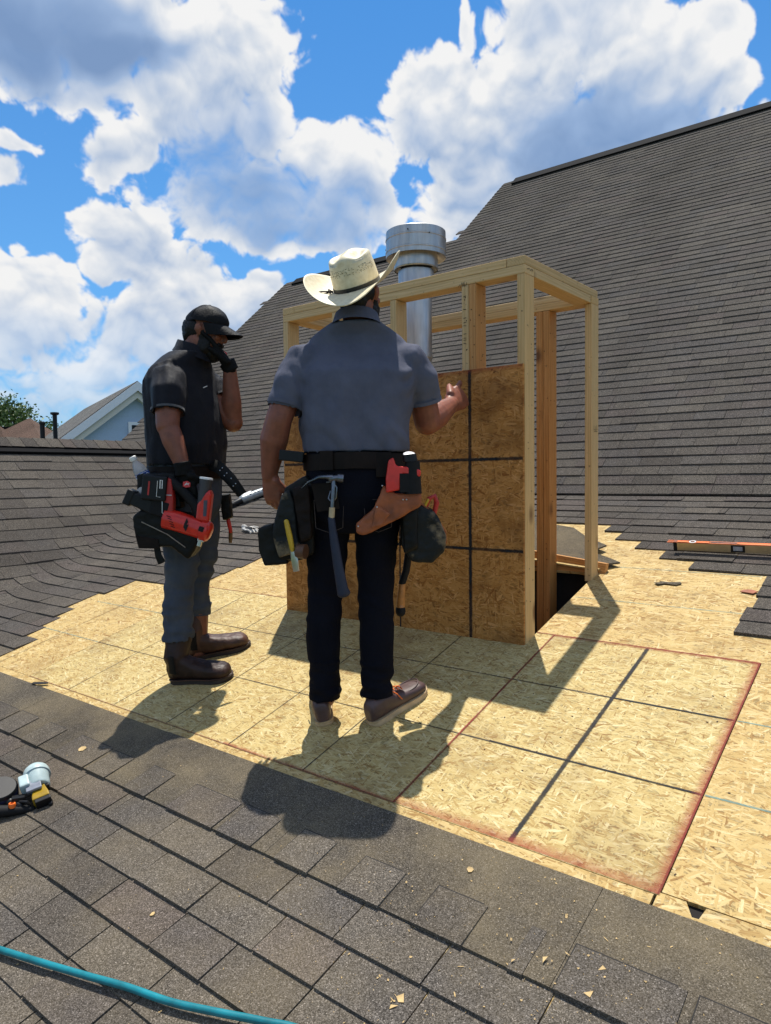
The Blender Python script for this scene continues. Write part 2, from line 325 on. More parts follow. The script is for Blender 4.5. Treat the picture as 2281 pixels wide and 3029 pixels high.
def pine_mat(name,a,bcol,sat=1):
    m,t,b=new(name);co=objco(t,scale=(1,1,.05),rand=9);n=noise(t,co,95,5,.6)
    wv=N(t,'ShaderNodeTexWave',wave_type='RINGS',rings_direction='Z');wv.inputs['Scale'].default_value=34;wv.inputs['Distortion'].default_value=7;wv.inputs['Detail'].default_value=3;wv.inputs['Detail Scale'].default_value=1.2;L(t,co,wv.inputs['Vector'])
    g=mth(t,'ADD',mth(t,'MULTIPLY',n,.75),mth(t,'MULTIPLY',wv.outputs[1],.25))
    col=ramp(t,g,[(.2,tuple(c*.78 for c in a)),(.45,a),(.75,bcol)])
    kc=objco(t,scale=(1,1,.55),rand=9);kv=N(t,'ShaderNodeTexVoronoi');kv.inputs['Scale'].default_value=5.5;L(t,kc,kv.inputs['Vector'])
    kn=ramp(t,kv.outputs['Distance'],[(.09,1),(.13,.55),(.19,0)]);col=mixc(t,mth(t,'MULTIPLY',kn,.85),col,(.12,.05,.02))
    sp=ramp(t,noise(t,objco(t,rand=5),48,2,.6),[(.25,.25),(.32,1)]);col=mixc(t,.6,col,sp,'MULTIPLY')
    oi=N(t,'ShaderNodeObjectInfo');col=mixc(t,1.0,col,ramp(t,oi.outputs['Random'],[(0,(.86,.80,.70)),(.3,(1.0,.97,.92)),(.6,(.95,.84,.66)),(1,(1.05,1.02,.98))]),'MULTIPLY')
    t.links.new(col,b.inputs['Base Color']);b.inputs['Roughness'].default_value=.62;b.inputs['Specular IOR Level'].default_value=.3
    bump(t,b,g,.25,.001);return m
M_PINE=pine_mat('pine_lumber',(.60,.425,.21),(.69,.515,.295));M_PINED=pine_mat('aged_and_bounce_lit_pine',(.50,.25,.085),(.60,.34,.14))  # second pine: orange light bounced off the boards, put into the inner studs' colour
M_VENT=simple('black_ridge_vent',(.008,.008,.009),.9,bmp=.3,scale=60,spec=.1)
def metal_mat():
    m,t,b=new('galvanised_steel');co=objco(t,scale=(1,1,.12));n=noise(t,co,40,4)
    t.links.new(ramp(t,n,[(.3,(.36,.36,.36)),(.7,(.50,.50,.49))]),b.inputs['Base Color']);b.inputs['Metallic'].default_value=1
    t.links.new(ramp(t,noise(t,objco(t),18,5),[(.3,.34),(.7,.50)]),b.inputs['Roughness']);bump(t,b,noise(t,objco(t,scale=(1,1,.3)),7,2),.08,.003);return m
M_GALV=metal_mat()
M_DSTEEL=simple('dark_steel',(.16,.17,.20),.34,1,.2,bmp=.05)
M_STEEL=simple('bright_steel',(.55,.55,.56),.28,1,.1,bmp=.05)
M_BLK=simple('black_plastic',(.006,.006,.007),.45,bmp=.2,scale=50,spec=.3)
M_RUB=simple('black_rubber',(.007,.007,.008),.7,bmp=.3,scale=60,spec=.25)
M_RED=simple('red_plastic',(.62,.022,.012),.33,var=.12,bmp=.08,coat=.2)
M_REDD=simple('dull_red_plastic',(.40,.02,.015),.45,var=.15)
M_LEATH=simple('tan_leather',(.26,.070,.020),.55,var=.4,scale=18,bmp=.35)
M_LEATHD=simple('dark_leather',(.010,.0058,.0045),.55,var=.4,scale=18,bmp=.35,spec=.15)
M_POUCH=simple('worn_black_leather',(.007,.0068,.006),.5,var=.6,scale=9,bmp=.5,bd=.004,spec=.2)
def worn_mat():
    m,t,b=new('scuffed_black_leather');co=objco(t);n=noise(t,co,6,8,.68)
    k=ramp(t,n,[(.52,0),(.66,.9)]);t.links.new(mixc(t,k,(.008,.009,.009),(.26,.20,.12)),b.inputs['Base Color']);b.inputs['Roughness'].default_value=.5;b.inputs['Specular IOR Level'].default_value=.25;bump(t,b,noise(t,co,22,5),.6,.006);return m
M_SCUFF=worn_mat()
M_ORANGE=simple('orange_plastic',(.80,.16,.02),.4,var=.1);M_YEL=simple('yellow_plastic',(.52,.33,.02),.4,var=.12)
M_BLUE=simple('blue_rubber',(.008,.013,.034),.6,var=.2);M_WOODH=simple('hickory_handle',(.42,.17,.04),.4,var=.3,scale=40)
M_TEAL=simple('teal_hose_rubber',(.002,.17,.21),.45,var=.35,scale=14,bmp=.1)
M_WHITE=simple('white_plastic',(.78,.78,.76),.4,var=.05)
M_GUNB=simple('pale_blue_enamel',(.40,.50,.50),.35,var=.12,coat=.15)
M_AMB=simple('amber_plastic',(.30,.19,.01),.3,var=.15)
M_TRIM=simple('white_trim_paint',(.74,.76,.80),.55,var=.05);M_SID=simple('blue_siding_paint',(.36,.47,.63),.6,var=.08)
M_SOF=simple('cream_soffit_paint',(.62,.60,.54),.6,var=.05)
M_BRN=shingle_mat('brown_roof_shingle',[(.10,.062,.048),(.16,.10,.075),(.12,.08,.07)])
M_GRY=shingle_mat('grey_roof_shingle',[(.10,.10,.098),(.16,.155,.145),(.13,.125,.118)])
M_GLASSD=simple('dark_window_glass',(.02,.025,.03),.08,bmp=0)
def decal(name,col,soft=.35,dens=1.0,sc=60,one=False):
    """flat sprayed or chalked line: strong along its middle, broken up by the board's roughness"""
    m,t,b=new(name);uv=N(t,'ShaderNodeAttribute');uv.attribute_name='band';f=uv.outputs['Fac']
    n=noise(t,objco(t),sc,5,.7);n2=noise(t,objco(t),6,3,.6)
    a=mth(t,'MULTIPLY',ramp(t,mth(t,'ADD',f,mth(t,'MULTIPLY',mth(t,'SUBTRACT',n,.5),.9)),[(.15,0),(.15+soft,1)]),mth(t,'MULTIPLY',ramp(t,n2,[(.3,.55),(.6,1)]),dens))
    t.links.new(a,b.inputs['Alpha']);b.inputs['Base Color'].default_value=col+(1,);b.inputs['Roughness'].default_value=.85;return m
M_SPRAY=decal('black_spray_paint',(.012,.012,.014),.4,.97,70);M_PEN=decal('dark_printed_line',(.03,.025,.022),.3,.85,110)
M_REDS=decal('red_edge_paint',(.36,.05,.03),.95,.50,45);M_REDL=decal('red_edge_line',(.20,.016,.012),.45,.8,90)
M_REDF=decal('faint_red_edge_line',(.16,.03,.02),.5,.55,70);M_CHALK=decal('blue_chalk',(.06,.25,.28),.5,.55,80)
M_GAP=simple('sheet_joint',(.006,.004,.003),.9,bmp=0)
def strip(mb,p0,p1,w,h,one=False,seg=8):
    """quad band from p0 to p1 (2D) at height h; the band attribute peaks in the middle, or at one edge"""
    p0=Vector(p0);p1=Vector(p1);d=(p1-p0);nn=Vector((-d.y,d.x)).normalized()*w
    rows=[(0,1.0),(1,0)] if one else [(-.5,0),(0,1.0),(.5,0)]
    b=len(mb.v)
    for i in range(seg+1):
        q=p0+d*i/seg
        for o,a in rows: mb.v.append((q.x+nn.x*o,q.y+nn.y*o,h));mb.band.append(a)
    k=len(rows)
    for i in range(seg):
        for j in range(k-1):
            mb.f.append((b+i*k+j,b+(i+1)*k+j,b+(i+1)*k+j+1,b+i*k+j+1));mb.t.append(.5);mb.m.append(0)
def bandlink(name,mb,mat,parent,**k):
    me=mb.mesh(name);a=me.attributes.new('band','FLOAT','POINT');a.data.foreach_set('value',mb.band);return link(name,me,mat,parent,**k)
def BMB():
    m=MB();m.band=[];return m
# ------------------------------------------------------------------ the roof the men stand on
K=math.sqrt(1+PITCH**2);TH=math.atan(PITCH)
SX0,SS=-165.1,.69            # side roof: z = -SS*(x-SX0)
BY,BT=84.0,.87               # steep roof: z = PITCH*BY + BT*(y-BY)
def z_low(x,y): return PITCH*y
def z_side(x,y): return -SS*(x-SX0)
def z_steep(x,y): return PITCH*BY+BT*(y-BY)
def smax(a,b,r):
    d=a-b
    return max(a,b) if abs(d)>=r else max(a,b)+(r-abs(d))**2/(4*r)
def lift(x,y): return (smax(smax(z_low(x,y),z_side(x,y),5.0),z_steep(x,y),1.6)-z_low(x,y))/K
def screen(p):
    d=Vector(p)-CAM;z=d.dot(fw)
    if z<5: return None
    return (.5+2104.18/2281*d.dot(r2)/z, .5-2104.18/3029*d.dot(u2)/z, z)
class Tabs:
    """collects shingle tabs, then links the ones that show largest as objects and joins the rest"""
    def __init__(s): s.items=[]
    def add(s,mb,c,area,nf=1):
        q=screen(c);sz=0
        if q and -.03<q[0]<1.03 and -.02<q[1]<1.03: sz=area*nf/q[2]**2
        s.items.append((sz,mb))
    def emit(s,parent,mats,n=290,skip=None):
        s.items.sort(key=lambda a:-a[0])
        rest=MB()
        for i,(sz,mb) in enumerate(s.items):
            if i<n and sz>0: link('shingle',mb,mats,parent)
            else:
                b=len(rest.v);rest.v+=mb.v;rest.f+=[tuple(b+j for j in f) for f in mb.f];rest.t+=mb.t;rest.m+=mb.m
        if rest.v: link('distant_shingles',rest,mats,parent,kind='stuff')
def tab(f,a0,a1,b0,b1,t0,t1,tone,na=1,nb=1,mi=0):
    """one shingle tab: a along the course, b up the slope, f(a,b,h) -> point"""
    m=MB();m.tone=tone;m.mi=mi
    A=[a0+(a1-a0)*i/na for i in range(na+1)];B=[b0+(b1-b0)*i/nb for i in range(nb+1)]
    top=[[f(a,b,t0+(t1-t0)*j/nb) for a in A] for j,b in enumerate(B)]
    bot=[f(a,b0,-.02) for a in A];w=na+1
    m.add([p for r in top for p in r]+bot+[f(a0,b1,-.02),f(a1,b1,-.02)],[])
    for j in range(nb):
        for i in range(na): m.f.append((j*w+i,j*w+i+1,(j+1)*w+i+1,(j+1)*w+i))
    o=w*(nb+1)
    for i in range(na): m.f.append((o+i,o+i+1,i+1,i))
    m.f.append(tuple([o]+[j*w for j in range(nb+1)]+[o+w]));m.f.append(tuple([o+w+1]+[j*w+na for j in reversed(range(nb+1))]+[o+na]))
    m.t=[tone]*len(m.f);m.m=[mi]*len(m.f);return m
def courses(rng,x0,x1):
    x=x0-rng.random()*9
    while x<x1:
        w=rng.choice((9.6,10.3,10.6,11.2,8.4,10.2));
        if rng.random()<.10:
            yield x,min(x+1.4,x1);x+=1.4;continue
        yield x,min(x+w,x1);x+=w
rng=random.Random(5)
low=empty('low_roof',kind='structure',label='low pitched shingle roof around the stripped boards',category='roof');low.rotation_euler=(TH,0,0)
def f_low(x,s,h):
    return (x,s,h+lift(x,s/K))
def xval(y): return SX0-PITCH*y/SS
LEFT=[(-44,-108),(-36,-112),(-31,-118),(-26,-120),(-21,-122),(-16.5,-126),(-12,-126),(-7,-123),(-4,-122.5),(-1,-123),(1,-110),(3,-98),(8,-97),(13,-96.5),(17.5,-95),(22.5,-95),(27.5,-93),(31.5,-90),(36,-78),(41,-66),(46,-58),(51,-47),(56,-35),(60,400)]
RIGHT=[(8,400),(12.6,30.2),(17.6,30.0),(21,30.6),(26,31.0),(32,30.6),(36.9,16.6),(41.8,9.4),(46.6,2.6),(51.5,-3.6),(56.5,-8),(60,-400)]
def stepf(tb,y):
    for a,v in tb:
        if y<=a+.2: return v
    return tb[-1][1]
T=Tabs()
def wgt(y): return .9
for k in range(-24,20):
    s0=-12.33+5.025*k;y0=s0/K
    if y0>84.5: break
    xv=xval(y0)-7
    spans=[]
    if k<=-10: spans=[(xv,78)]
    elif y0<-43: spans=[(xv,-112+rng.uniform(-2,2))]
    else:
        l=stepf(LEFT,y0);r=stepf(RIGHT,y0)
        spans=[(xv,78)] if r<l else [(xv,l)]+([(r,78)] if r<78 else [])
    for (xa,xb) in spans:
        for a,b in courses(rng,xa,xb):
            a=max(a,xa)
            if b-a<.6: continue
            if a>-112 and -51<y0<-43: continue
            c=((a+b)/2,y0,PITCH*y0)
            t0=rng.choice((.30,.34,.46,.52)) if y0>-40 else rng.choice((.36,.42,.48,.56))
            cur=a<xval(y0)+14 or y0>76
            gj=.09 if y0<-40 else .06
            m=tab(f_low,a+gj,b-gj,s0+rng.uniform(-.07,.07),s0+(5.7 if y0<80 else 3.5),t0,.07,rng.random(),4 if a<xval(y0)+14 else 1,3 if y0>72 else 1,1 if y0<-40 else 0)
            T.add(m,c,(b-a)*5,1)
# top course beside the stripped boards: whole headlap in view with its raised teeth
s0=-12.33-5.025*9;s1=-44.9;x=-114.
while x<78:
    w=36.2;e=s1+rng.uniform(-.35,.25)
    m=tab(f_low,x+.03,min(x+w,78)-.03,s0+.1,e,.42,.20,rng.random(),4,1,2);T.add(m,(x+18,-50,-13.6),36*12)
    x+=w
x=-112.5
while x<78:
    w=rng.choice((5.2,5.8,6.4,9.6));
    if -2<x<10: w=5.6
    e5=s0+5.2+rng.uniform(-.2,.2);m=tab(f_low,x,x+w,s0-.05,e5,.64,.46,rng.random(),1,1,1)
    k0=len(m.v);m.v+=[f_low(a,b_,h) for a,b_,h in ((x-.13,s0,.56),(x,s0,.56),(x,e5,.44),(x-.13,e5,.44),(x-.13,e5,.46),(x+w*.92,e5,.46),(x+w*.92,e5+.15,.43),(x-.13,e5+.15,.43))];m.f+=[(k0,k0+1,k0+2,k0+3),(k0+4,k0+5,k0+6,k0+7)];m.t+=[0,0];m.m+=[3,3];T.add(m,(x+w/2,-53,-14.4),w*5);  # near-black strips paint in the groove shade along each tooth
    x+=rng.choice((9.8,10.3,10.6))
    if rng.random()<.15:
        m=tab(f_low,x,x+1.5,s0-.05,s0+5.2,.52,.40,rng.random(),1,1,1);T.add(m,(x,-53,-14.4),8);x+=4.5
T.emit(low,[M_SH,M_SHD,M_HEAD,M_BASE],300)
base=MB();base.poly([(-190,-196),(140,-196),(140,-43.9),(-190,-43.9)],-.9,-.52);base.poly([(-190,-43.8),(-126,-43.8),(-126,87),(-190,87)],-.9,-.52);base.poly([(-126,53),(140,53),(140,87),(-126,87)],-.9,-.52)
base.poly([(97,-43.8),(140,-43.8),(140,53),(97,53)],-.9,-.52);link('underlay',base,M_BASE,low)
# ---- roof boards
def sheet(pts,mat,tone=.5,label=None):
    mb=MB();cx=sum(p[0] for p in pts)/len(pts);cy=sum(p[1] for p in pts)/len(pts)
    mb.poly([(x-cx,y-cy) for x,y in pts],-.46,0)
    return link('osb_sheet',mb,mat,low,loc=(cx,cy,0),label=label)
g=.09;A0,A1=-43.35,4.65;B1=52.7
R_=lambda a,b,c,d:[(a,c),(b,c),(b,d),(a,d)]
HX0,HX1,HY0,HY1=-58.5,-.2,.9,32.9
sheet(R_(-126,-92.9,A0,A1),M_OSBY)
sheet([(-92.8,A0),(3.15,A0),(3.15,A1),(HX1,A1),(HX1,HY0),(HX0,HY0),(HX0,A1),(-92.8,A1)],M_OSB)
sheet(R_(3.25,35.6,A0,A1),M_OSB,label='square board edged in red spray with black crossing lines')
sheet(R_(35.8,97,A0+.5,A1),M_OSBY)
sheet(R_(-126,-96.5,A1+g,B1),M_OSBY)
sheet([(-96.4,A1+g),(HX0,A1+g),(HX0,B1),(-96.4,B1)],M_OSBY)
sheet([(HX1,A1+g),(49,A1+g),(49,B1),(HX0+.1,B1),(HX0+.1,HY1),(HX1,HY1)],M_OSBY)
sheet(R_(49.1,97,A1+g,B1),M_OSBY)
sheet(R_(-126,-60,B1+g,72),M_OSBY);sheet(R_(-59.9,36,B1+g,72),M_OSBY)
sheet(R_(-126,-76,-66,A0-g),M_OSBY);sheet(R_(-75.9,35.2,-66,A0-g),M_OSBY)
sheet([(35.5,-66),(97,-66),(97,A0+.35),(39.9,A0+.35),(39.6,A0-1.15),(39.0,A0-1.2),(38.1,A0+.35),(35.5,A0+.35)],M_OSBY)
gp=MB();gp.box((3.2,(A0+A1)/2,-.3),(.16,48,.3));gp.box((-92.85,(A0+A1)/2,-.3),(.12,48,.3));gp.box((38.9,A0-.4,-.55),(2.4,2.2,.1));link('sheet_joint',gp,M_GAP,low)
# printed and sprayed lines
b=BMB()
for sx in (-76.8,-60.8,-44.8,-28.8,-12.8): strip(b,(sx,A0+.1),(sx,-.1 if HX0<sx<HX1 else A1),.30,.045)
for ss in (A0+16,A0+32): strip(b,(-92.8,ss),(3.1,ss),.30,.05,seg=40)
for ss in (A0+16,A0+32): strip(b,(3.3,ss),(35.5,ss),.42,.05,seg=16)
for sx in (-108.8,): strip(b,(sx,A0),(sx,A1),.25,.045)
bandlink('printed_line',b,M_PEN,low)
b=BMB();strip(b,(19.4,A0+.3),(19.4,A1-.2),.9,.06,seg=20);strip(b,(19.5,A0+32),(35.3,A0+32),.5,.065,seg=16);strip(b,(8,A0+16.1),(35.3,A0+16),.45,.065,seg=16)
bandlink('sprayed_line',b,M_SPRAY,low)
b=BMB();strip(b,(3.3,A0+.05),(35.6,A0+.05),2.1,.07,True,24);strip(b,(35.55,A0),(35.55,A1),1.4,.075,True,24);strip(b,(35.5,A1-.05),(3.3,A1-.05),1.0,.08,True,24);strip(b,(-30,A0),(3.2,A0),.8,.075,True,16)
bandlink('red_edge_spray',b,M_REDS,low)
b=BMB();strip(b,(3.2,A0),(3.2,A1),.55,.085,seg=20);strip(b,(HX1+.1,A1),(35.6,A1),.4,.09,seg=20);strip(b,(35.6,A0),(35.6,A1),.35,.09);strip(b,(-96,A1),(HX0,A1),.28,.09)
bandlink('red_edge_line',b,M_REDL,low)
b=BMB();strip(b,(-92.8,A0),(3.2,A0),.35,.09,seg=30);bandlink('faint_red_line',b,M_REDF,low)
b=BMB();strip(b,(.3,20.7),(31,20.7),.35,.05,seg=20);strip(b,(1.1,37.1),(30,37.2),.35,.05,seg=20);strip(b,(35.9,-11.3),(70,-11.5),.4,.05,seg=20);strip(b,(35.9,-27.3),(70,-27.5),.5,.05,seg=20);strip(b,(-120,-11.3),(-92.9,-11.3),.4,.05);strip(b,(-122,-27),(-93,-27.3),.35,.05)
bandlink('chalk_line',b,M_CHALK,low)
b=MB()
for _ in range(420):
    x_=rng.uniform(-90,70);s_=rng.uniform(-42,50)
    if HX0-1<x_<HX1+1 and s_>0 and s_<34: continue
    r=rng.uniform(.05,.16);b.box((x_,s_,.05),(r*2,r*rng.uniform(.6,1.4),.02),Rz(rng.random()*3))
link('nail_heads_and_knots',b,simple('dark_speck',(.05,.025,.012),.8,bmp=0),low,kind='stuff')
# ---- side roof on the left
side=empty('side_roof',kind='structure',label='left roof slope rising to a vented ridge',category='roof')
XR=-229.0;ZR=z_side(XR,0)
def f_side(y,u,h):
    x=-u;z=smax(z_side(x,y),z_low(x,y),4.0);z=smax(z,z_steep(x,y),3)
    return (x,y,z+h*1.21)
T=Tabs()
for k in range(-9,12):
    x0=-169.3-4.83*k if k<=10 else 0
    ys=(SX0+5-x0)/.393;ye=84+(z_side(x0,0)-PITCH*BY)/BT+3
    ys=max(min(ys,200),-1e9)
    # the slope exists above the valley with the low roof and below the valley with the steep roof
    yl=-150;yh=min((SX0+3.2-x0)/.393+rng.uniform(-1.5,1.5), ye if ye<(SX0+3-x0)/.393 else 1e9)
    yh=min(yh,ye)
    for a,b_ in courses(rng,yl,yh):
        if b_<-120 or b_-a<.6: continue
        m=tab(f_side,a+.05,b_-.05,-x0+rng.uniform(-.08,.08),-x0+5.3,rng.choice((.30,.34,.48,.54)),.07,rng.random(),4 if b_>yh-14 else 1,2 if b_>yh-14 else 1)
        T.add(m,(x0,(a+b_)/2,z_side(x0,0)),(b_-a)*5.5)
T.emit(side,[M_SH],300)
b=MB();y1=112
b.add([(-140,-196,z_side(-140,0)-.9),(-140,-60,z_side(-140,0)-.9),(-198,90,z_side(-198,0)-.9),(XR,y1,ZR-.9),(XR,-196,ZR-.9),(-318,-196,ZR-.9-61),(-318,y1+20,ZR-.9-61)],[(0,1,2,3,4),(4,3,6,5)])
link('underlay',b,M_BASE,side)
vent=MB()
for sg in (1,-1):
    R=Matrix.Rotation(sg*math.atan(SS),3,'Y')
    vent.box(Vector((XR,-30,ZR+.15))+R@Vector((sg*4.2,0,.6)),(8.4,290,1.3),R)
vo=link('ridge_vent',vent,M_VENT,side)
cap=MB();R=None
ring=[(-5.6,-3.4),(-2.6,-1.35),(0,.25),(2.6,-1.35),(5.6,-3.4)]
for i,(a,c) in enumerate(ring): cap.v.append((a,0,c))
for i,(a,c) in enumerate(ring): cap.v.append((a,-6.4,c+.28))
for i,(a,c) in enumerate(ring): cap.v.append((a,-6.4,c))
cap.f=[(i,i+1,6+i,5+i) for i in range(4)]+[(5+i,6+i,11+i,10+i) for i in range(4)];cap.t=[.5]*8;cap.m=[0]*8
cms=[]
for q in range(5):
    cap.t=[q/4]*8;cms.append(cap.mesh('ridge_cap'))
for i in range(56):
    link('ridge_cap',cms[rng.randrange(5)],M_SH,vo,loc=(XR+rng.uniform(-.15,.15),108-5.1*i,ZR+1.75),rot=(0,0,rng.uniform(-.015,.015)))
# ---- steep roof behind
steep=empty('steep_roof',kind='structure',label='tall steep shingle roof with stepped ridge behind the timber frame',category='roof')
def f_steep(x,y,h):
    return (x,y-h*.45,z_steep(x,y)+h*.95)
XE=118
T=Tabs();k=0
while True:
    y0=BY+.6+3.0*k
    if y0>304.5: break
    xl=-316 if y0<247.5 else -173
    zs=z_steep(0,y0)
    if zs<ZR:
        xs=SX0-zs/SS     # side slope reaches this height here
    for a,b_ in courses(rng,xl,XE):
        if b_-a<.6: continue
        if zs<ZR-1 and XR-(ZR-zs)/SS<a and b_<xs-2: continue
        m=tab(f_steep,max(a,xl)+.05,b_-.05,y0+rng.uniform(-.06,.06),y0+3.5,rng.choice((.34,.38,.42,.48)),.05,rng.random())
        T.add(m,((a+b_)/2,y0,zs),(b_-a)*4.4)
    k+=1
T.emit(steep,[M_SH],300)
b=MB();e=-.5
zt=z_steep(0,306.5);zm=z_steep(0,249.5);yb2=306.5+(306.5-84)
b.add([(-316.5,84,z_steep(0,84)+e),(XE+30,84,z_steep(0,84)+e),(XE+30,306.5,zt+e),(-173.5,306.5,zt+e),(-173.5,249.5,zm+e),(-316.5,249.5,zm+e)],[(0,1,2,3,4,5)])
b.add([(XE+30,306.5,zt+e),(XE+30,yb2,z_steep(0,84)+e),(-173.5,yb2,z_steep(0,84)+e),(-173.5,306.5,zt+e)],[(0,1,2,3)])
b.add([(-173.5,249.5,zm+e),(-173.5,415,z_steep(0,84)+e),(-316.5,415,z_steep(0,84)+e),(-316.5,249.5,zm+e)],[(0,1,2,3)])
b.add([(-173.5,249.5,zm+e),(-173.5,306.5,zt+e),(-173.5,363.5,zm+e),(-173.5,415,-60),(-173.5,84,-60)],[(0,1,2,3,4)])
link('underlay',b,M_BASE,steep)
b=MB();R=Rx(math.atan(BT))
b.box(Vector((-20,306.5,zt))+R@Vector((0,-3.6,.75)),(288,8.0,1.5),R);b.box(Vector((-20,306.5,zt))+Rx(-math.atan(BT))@Vector((0,3.6,.75)),(288,8.0,1.5),Rx(-math.atan(BT)))
link('ridge_vent',b,M_VENT,steep)
b=MB();b.box(Vector((-243,249.5,zm))+R@Vector((0,-3.2,.75)),(124,7.0,1.5),R);b.box(Vector((-243,249.5,zm))+Rx(-math.atan(BT))@Vector((0,3.2,.75)),(124,7.0,1.5),Rx(-math.atan(BT)))
link('ridge_vent',b,M_VENT,steep)
# house walls below the roofs, ground
b=MB();b.box((-88,90,-148),(440,540,175));link('house_walls',b,simple('brick_wall_paint',(.30,.20,.15),.8),kind='structure')
b=MB();b.add([(-314,90,-60),(-314,249.5,zm-4),(-314,409,-60)],[(0,1,2)]);link('gable_wall',b,M_SID,kind='structure')
b=MB();q_=[(-61,-1),(2,-1),(2,35),(-61,35)];b.v=[(x,y,-58) for x,y in q_]+[(x,y,PITCH*y-.75) for x,y in q_];b.f=[(0,1,2,3),(0,4,5,1),(1,5,6,2),(2,6,7,3),(3,7,4,0)];b.t=[.5]*5;b.m=[0]*5;link('attic_dark_box',b,M_BASE,kind='structure')  # added near-black box, its colour standing in for the attic's darkness
gm=simple('grass_ground',(.05,.08,.025),.9,var=.5,scale=.6,bmp=0)
b=MB();n_=48
b.add([(30000*math.cos(2*math.pi*i/n_),30000*math.sin(2*math.pi*i/n_),-240) for i in range(n_)],[tuple(range(n_))]);link('ground',b,gm,kind='structure')
# ------------------------------------------------------------------ timber frame for the chimney
CH=empty('chimney_frame',(0,0,0),label='pine stud frame half covered with a brown chipboard panel',category='frame')
def lumber(name,p0,p1,w,d,xax,mat=None,tone=.5,parent=None):
    """stick from p0 to p1 (centre line), section w along xax"""
    p0=Vector(p0);p1=Vector(p1);l=(p1-p0).length;mb=MB();mb.box((0,0,0),(w-.03,d-.03,l-.03));
    R=axes(xax,p1-p0);o=link(name,mb,mat or M_PINE,parent or CH,loc=(p0+p1)/2,bevel=.11);o.rotation_euler=R.to_euler();return o
def stud(x,y,z0,z1,alongx=1.5,mat=None,name='stud'): return lumber(name,(x,y,z0),(x,y,z1),alongx,3.5 if alongx==1.5 else 1.5,(1,0,0),mat)
HT=66.26;ZP=HT-3
DB=31.7;zd=lambda y:PITCH*y-.3
stud(-.75,1.75,-.2,ZP);stud(-57.95,1.75,-6,ZP)
stud(-11.83,1.75,-6,ZP-.02);stud(-10.3,1.75,-6,ZP-.02,mat=M_PINED);stud(-28.1,1.75,-6,ZP-.02);stud(-43.4,1.75,-6,ZP-.02)
stud(-.55,DB-1.75,zd(DB-3.5),ZP);stud(-57.95,DB-1.75,-6,ZP)
stud(-11.25,DB-1.75,-6,ZP-.02,mat=M_PINED);stud(-9.7,DB-1.75,-6,ZP-.02,mat=M_PINED);stud(-43,DB-1.75,-6,ZP-.02);stud(-28,DB-1.75,-6,ZP-.02)
lumber('top_plate',(-58.7,1.75,HT-2.25),(0,1.75,HT-2.25),1.5,3.5,(0,0,1));lumber('top_plate',(-55.2,1.75,HT-.75),(-3.52,1.75,HT-.75),1.5,3.5,(0,0,1))
lumber('top_plate',(-58.7,DB-1.75,HT-2.25),(.2,DB-1.75,HT-2.25),1.5,3.5,(0,0,1));lumber('top_plate',(-55.2,DB-1.75,HT-.75),(-3.5,DB-1.75,HT-.75),1.5,3.5,(0,0,1))
lumber('top_plate',(-1.75,0,HT-.75),(-1.75,DB,HT-.75),1.5,3.5,(0,0,1));lumber('top_plate',(-1.75,3.52,HT-2.25),(-1.75,DB-3.52,HT-2.25),1.5,3.5,(0,0,1))
lumber('top_plate',(-56.95,0,HT-.75),(-56.95,DB,HT-.75),1.5,3.5,(0,0,1));lumber('top_plate',(-56.95,3.52,HT-2.25),(-56.95,DB-3.52,HT-2.25),1.5,3.5,(0,0,1))
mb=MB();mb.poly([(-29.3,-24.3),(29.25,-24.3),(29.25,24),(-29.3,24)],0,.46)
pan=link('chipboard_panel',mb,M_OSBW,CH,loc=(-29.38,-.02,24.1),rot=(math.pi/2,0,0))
b=BMB()
for xx in (18.6,2.6,-13.4): strip(b,(xx,-24.2),(xx+.1,23.9),.95 if xx>10 else .5,.50,seg=24)
for zz in (8.0,-8.0): strip(b,(-29,zz),(29.2,zz),.80,.51,seg=30)
bandlink('sprayed_line',b,M_SPRAY,pan)
b=BMB();strip(b,(29.2,23.98),(-29.3,23.98),1.1,.52,True,30);bandlink('red_edge_spray',b,M_REDS,pan)
# plumb scribbles in carpenter's pencil
def pen(parent,pts,w,loc,rot):
    mb=MB();pk=len(pts)
    for p,q in pts:
        p=Vector(p);q=Vector(q);d=q-p;n=Vector((-d.y,d.x)).normalized()*w
        mb.add([(p.x+n.x,p.y+n.y,0),(p.x-n.x,p.y-n.y,0),(q.x-n.x,q.y-n.y,0),(q.x+n.x,q.y+n.y,0)],[(0,1,2,3)])
    link('pencil_mark',mb,M_GAP,parent,loc=loc,rot=rot,kind='stuff')
pen(CH,[((-.9,1.0),(-.9,.1)),((-.9,.1),(-.4,.2)),((-.2,.9),(-.2,.1)),((-.2,.1),(.35,.15)),((.5,1.2),(.5,.2)),((.5,.2),(.9,.3)),((-.8,-.2),(.9,-.1))],.045,(.26,DB-1.6,38),(math.pi/2,0,math.pi/2))
pen(CH,[((-.4,.0),(-.1,.9)),((-.1,.9),(.1,.1)),((.1,.1),(.3,.9)),((.3,.9),(.5,0)),((.7,.1),(.9,.8)),((-.9,.2),(-.5,.6))],.04,(-12.3,-.06,HT-3.35),(math.pi/2,0,0))
pen(CH,[((-1.2,.3),(-.2,.5)),((-.1,.2),(.5,.6)),((.6,.3),(.8,.6)),((.8,.6),(1.0,.3))],.05,(.06,1.9,HT-2.5),(math.pi/2,0,math.pi/2))
pen(CH,[((-.3,a),(.3,a+rng.uniform(-.2,.2))) for a in (0,.5,.9,1.6,3.1,3.6,4.4,6.0,8.2)],.05,(-11.85,-.06,53),(math.pi/2,0,0))
mb=MB()
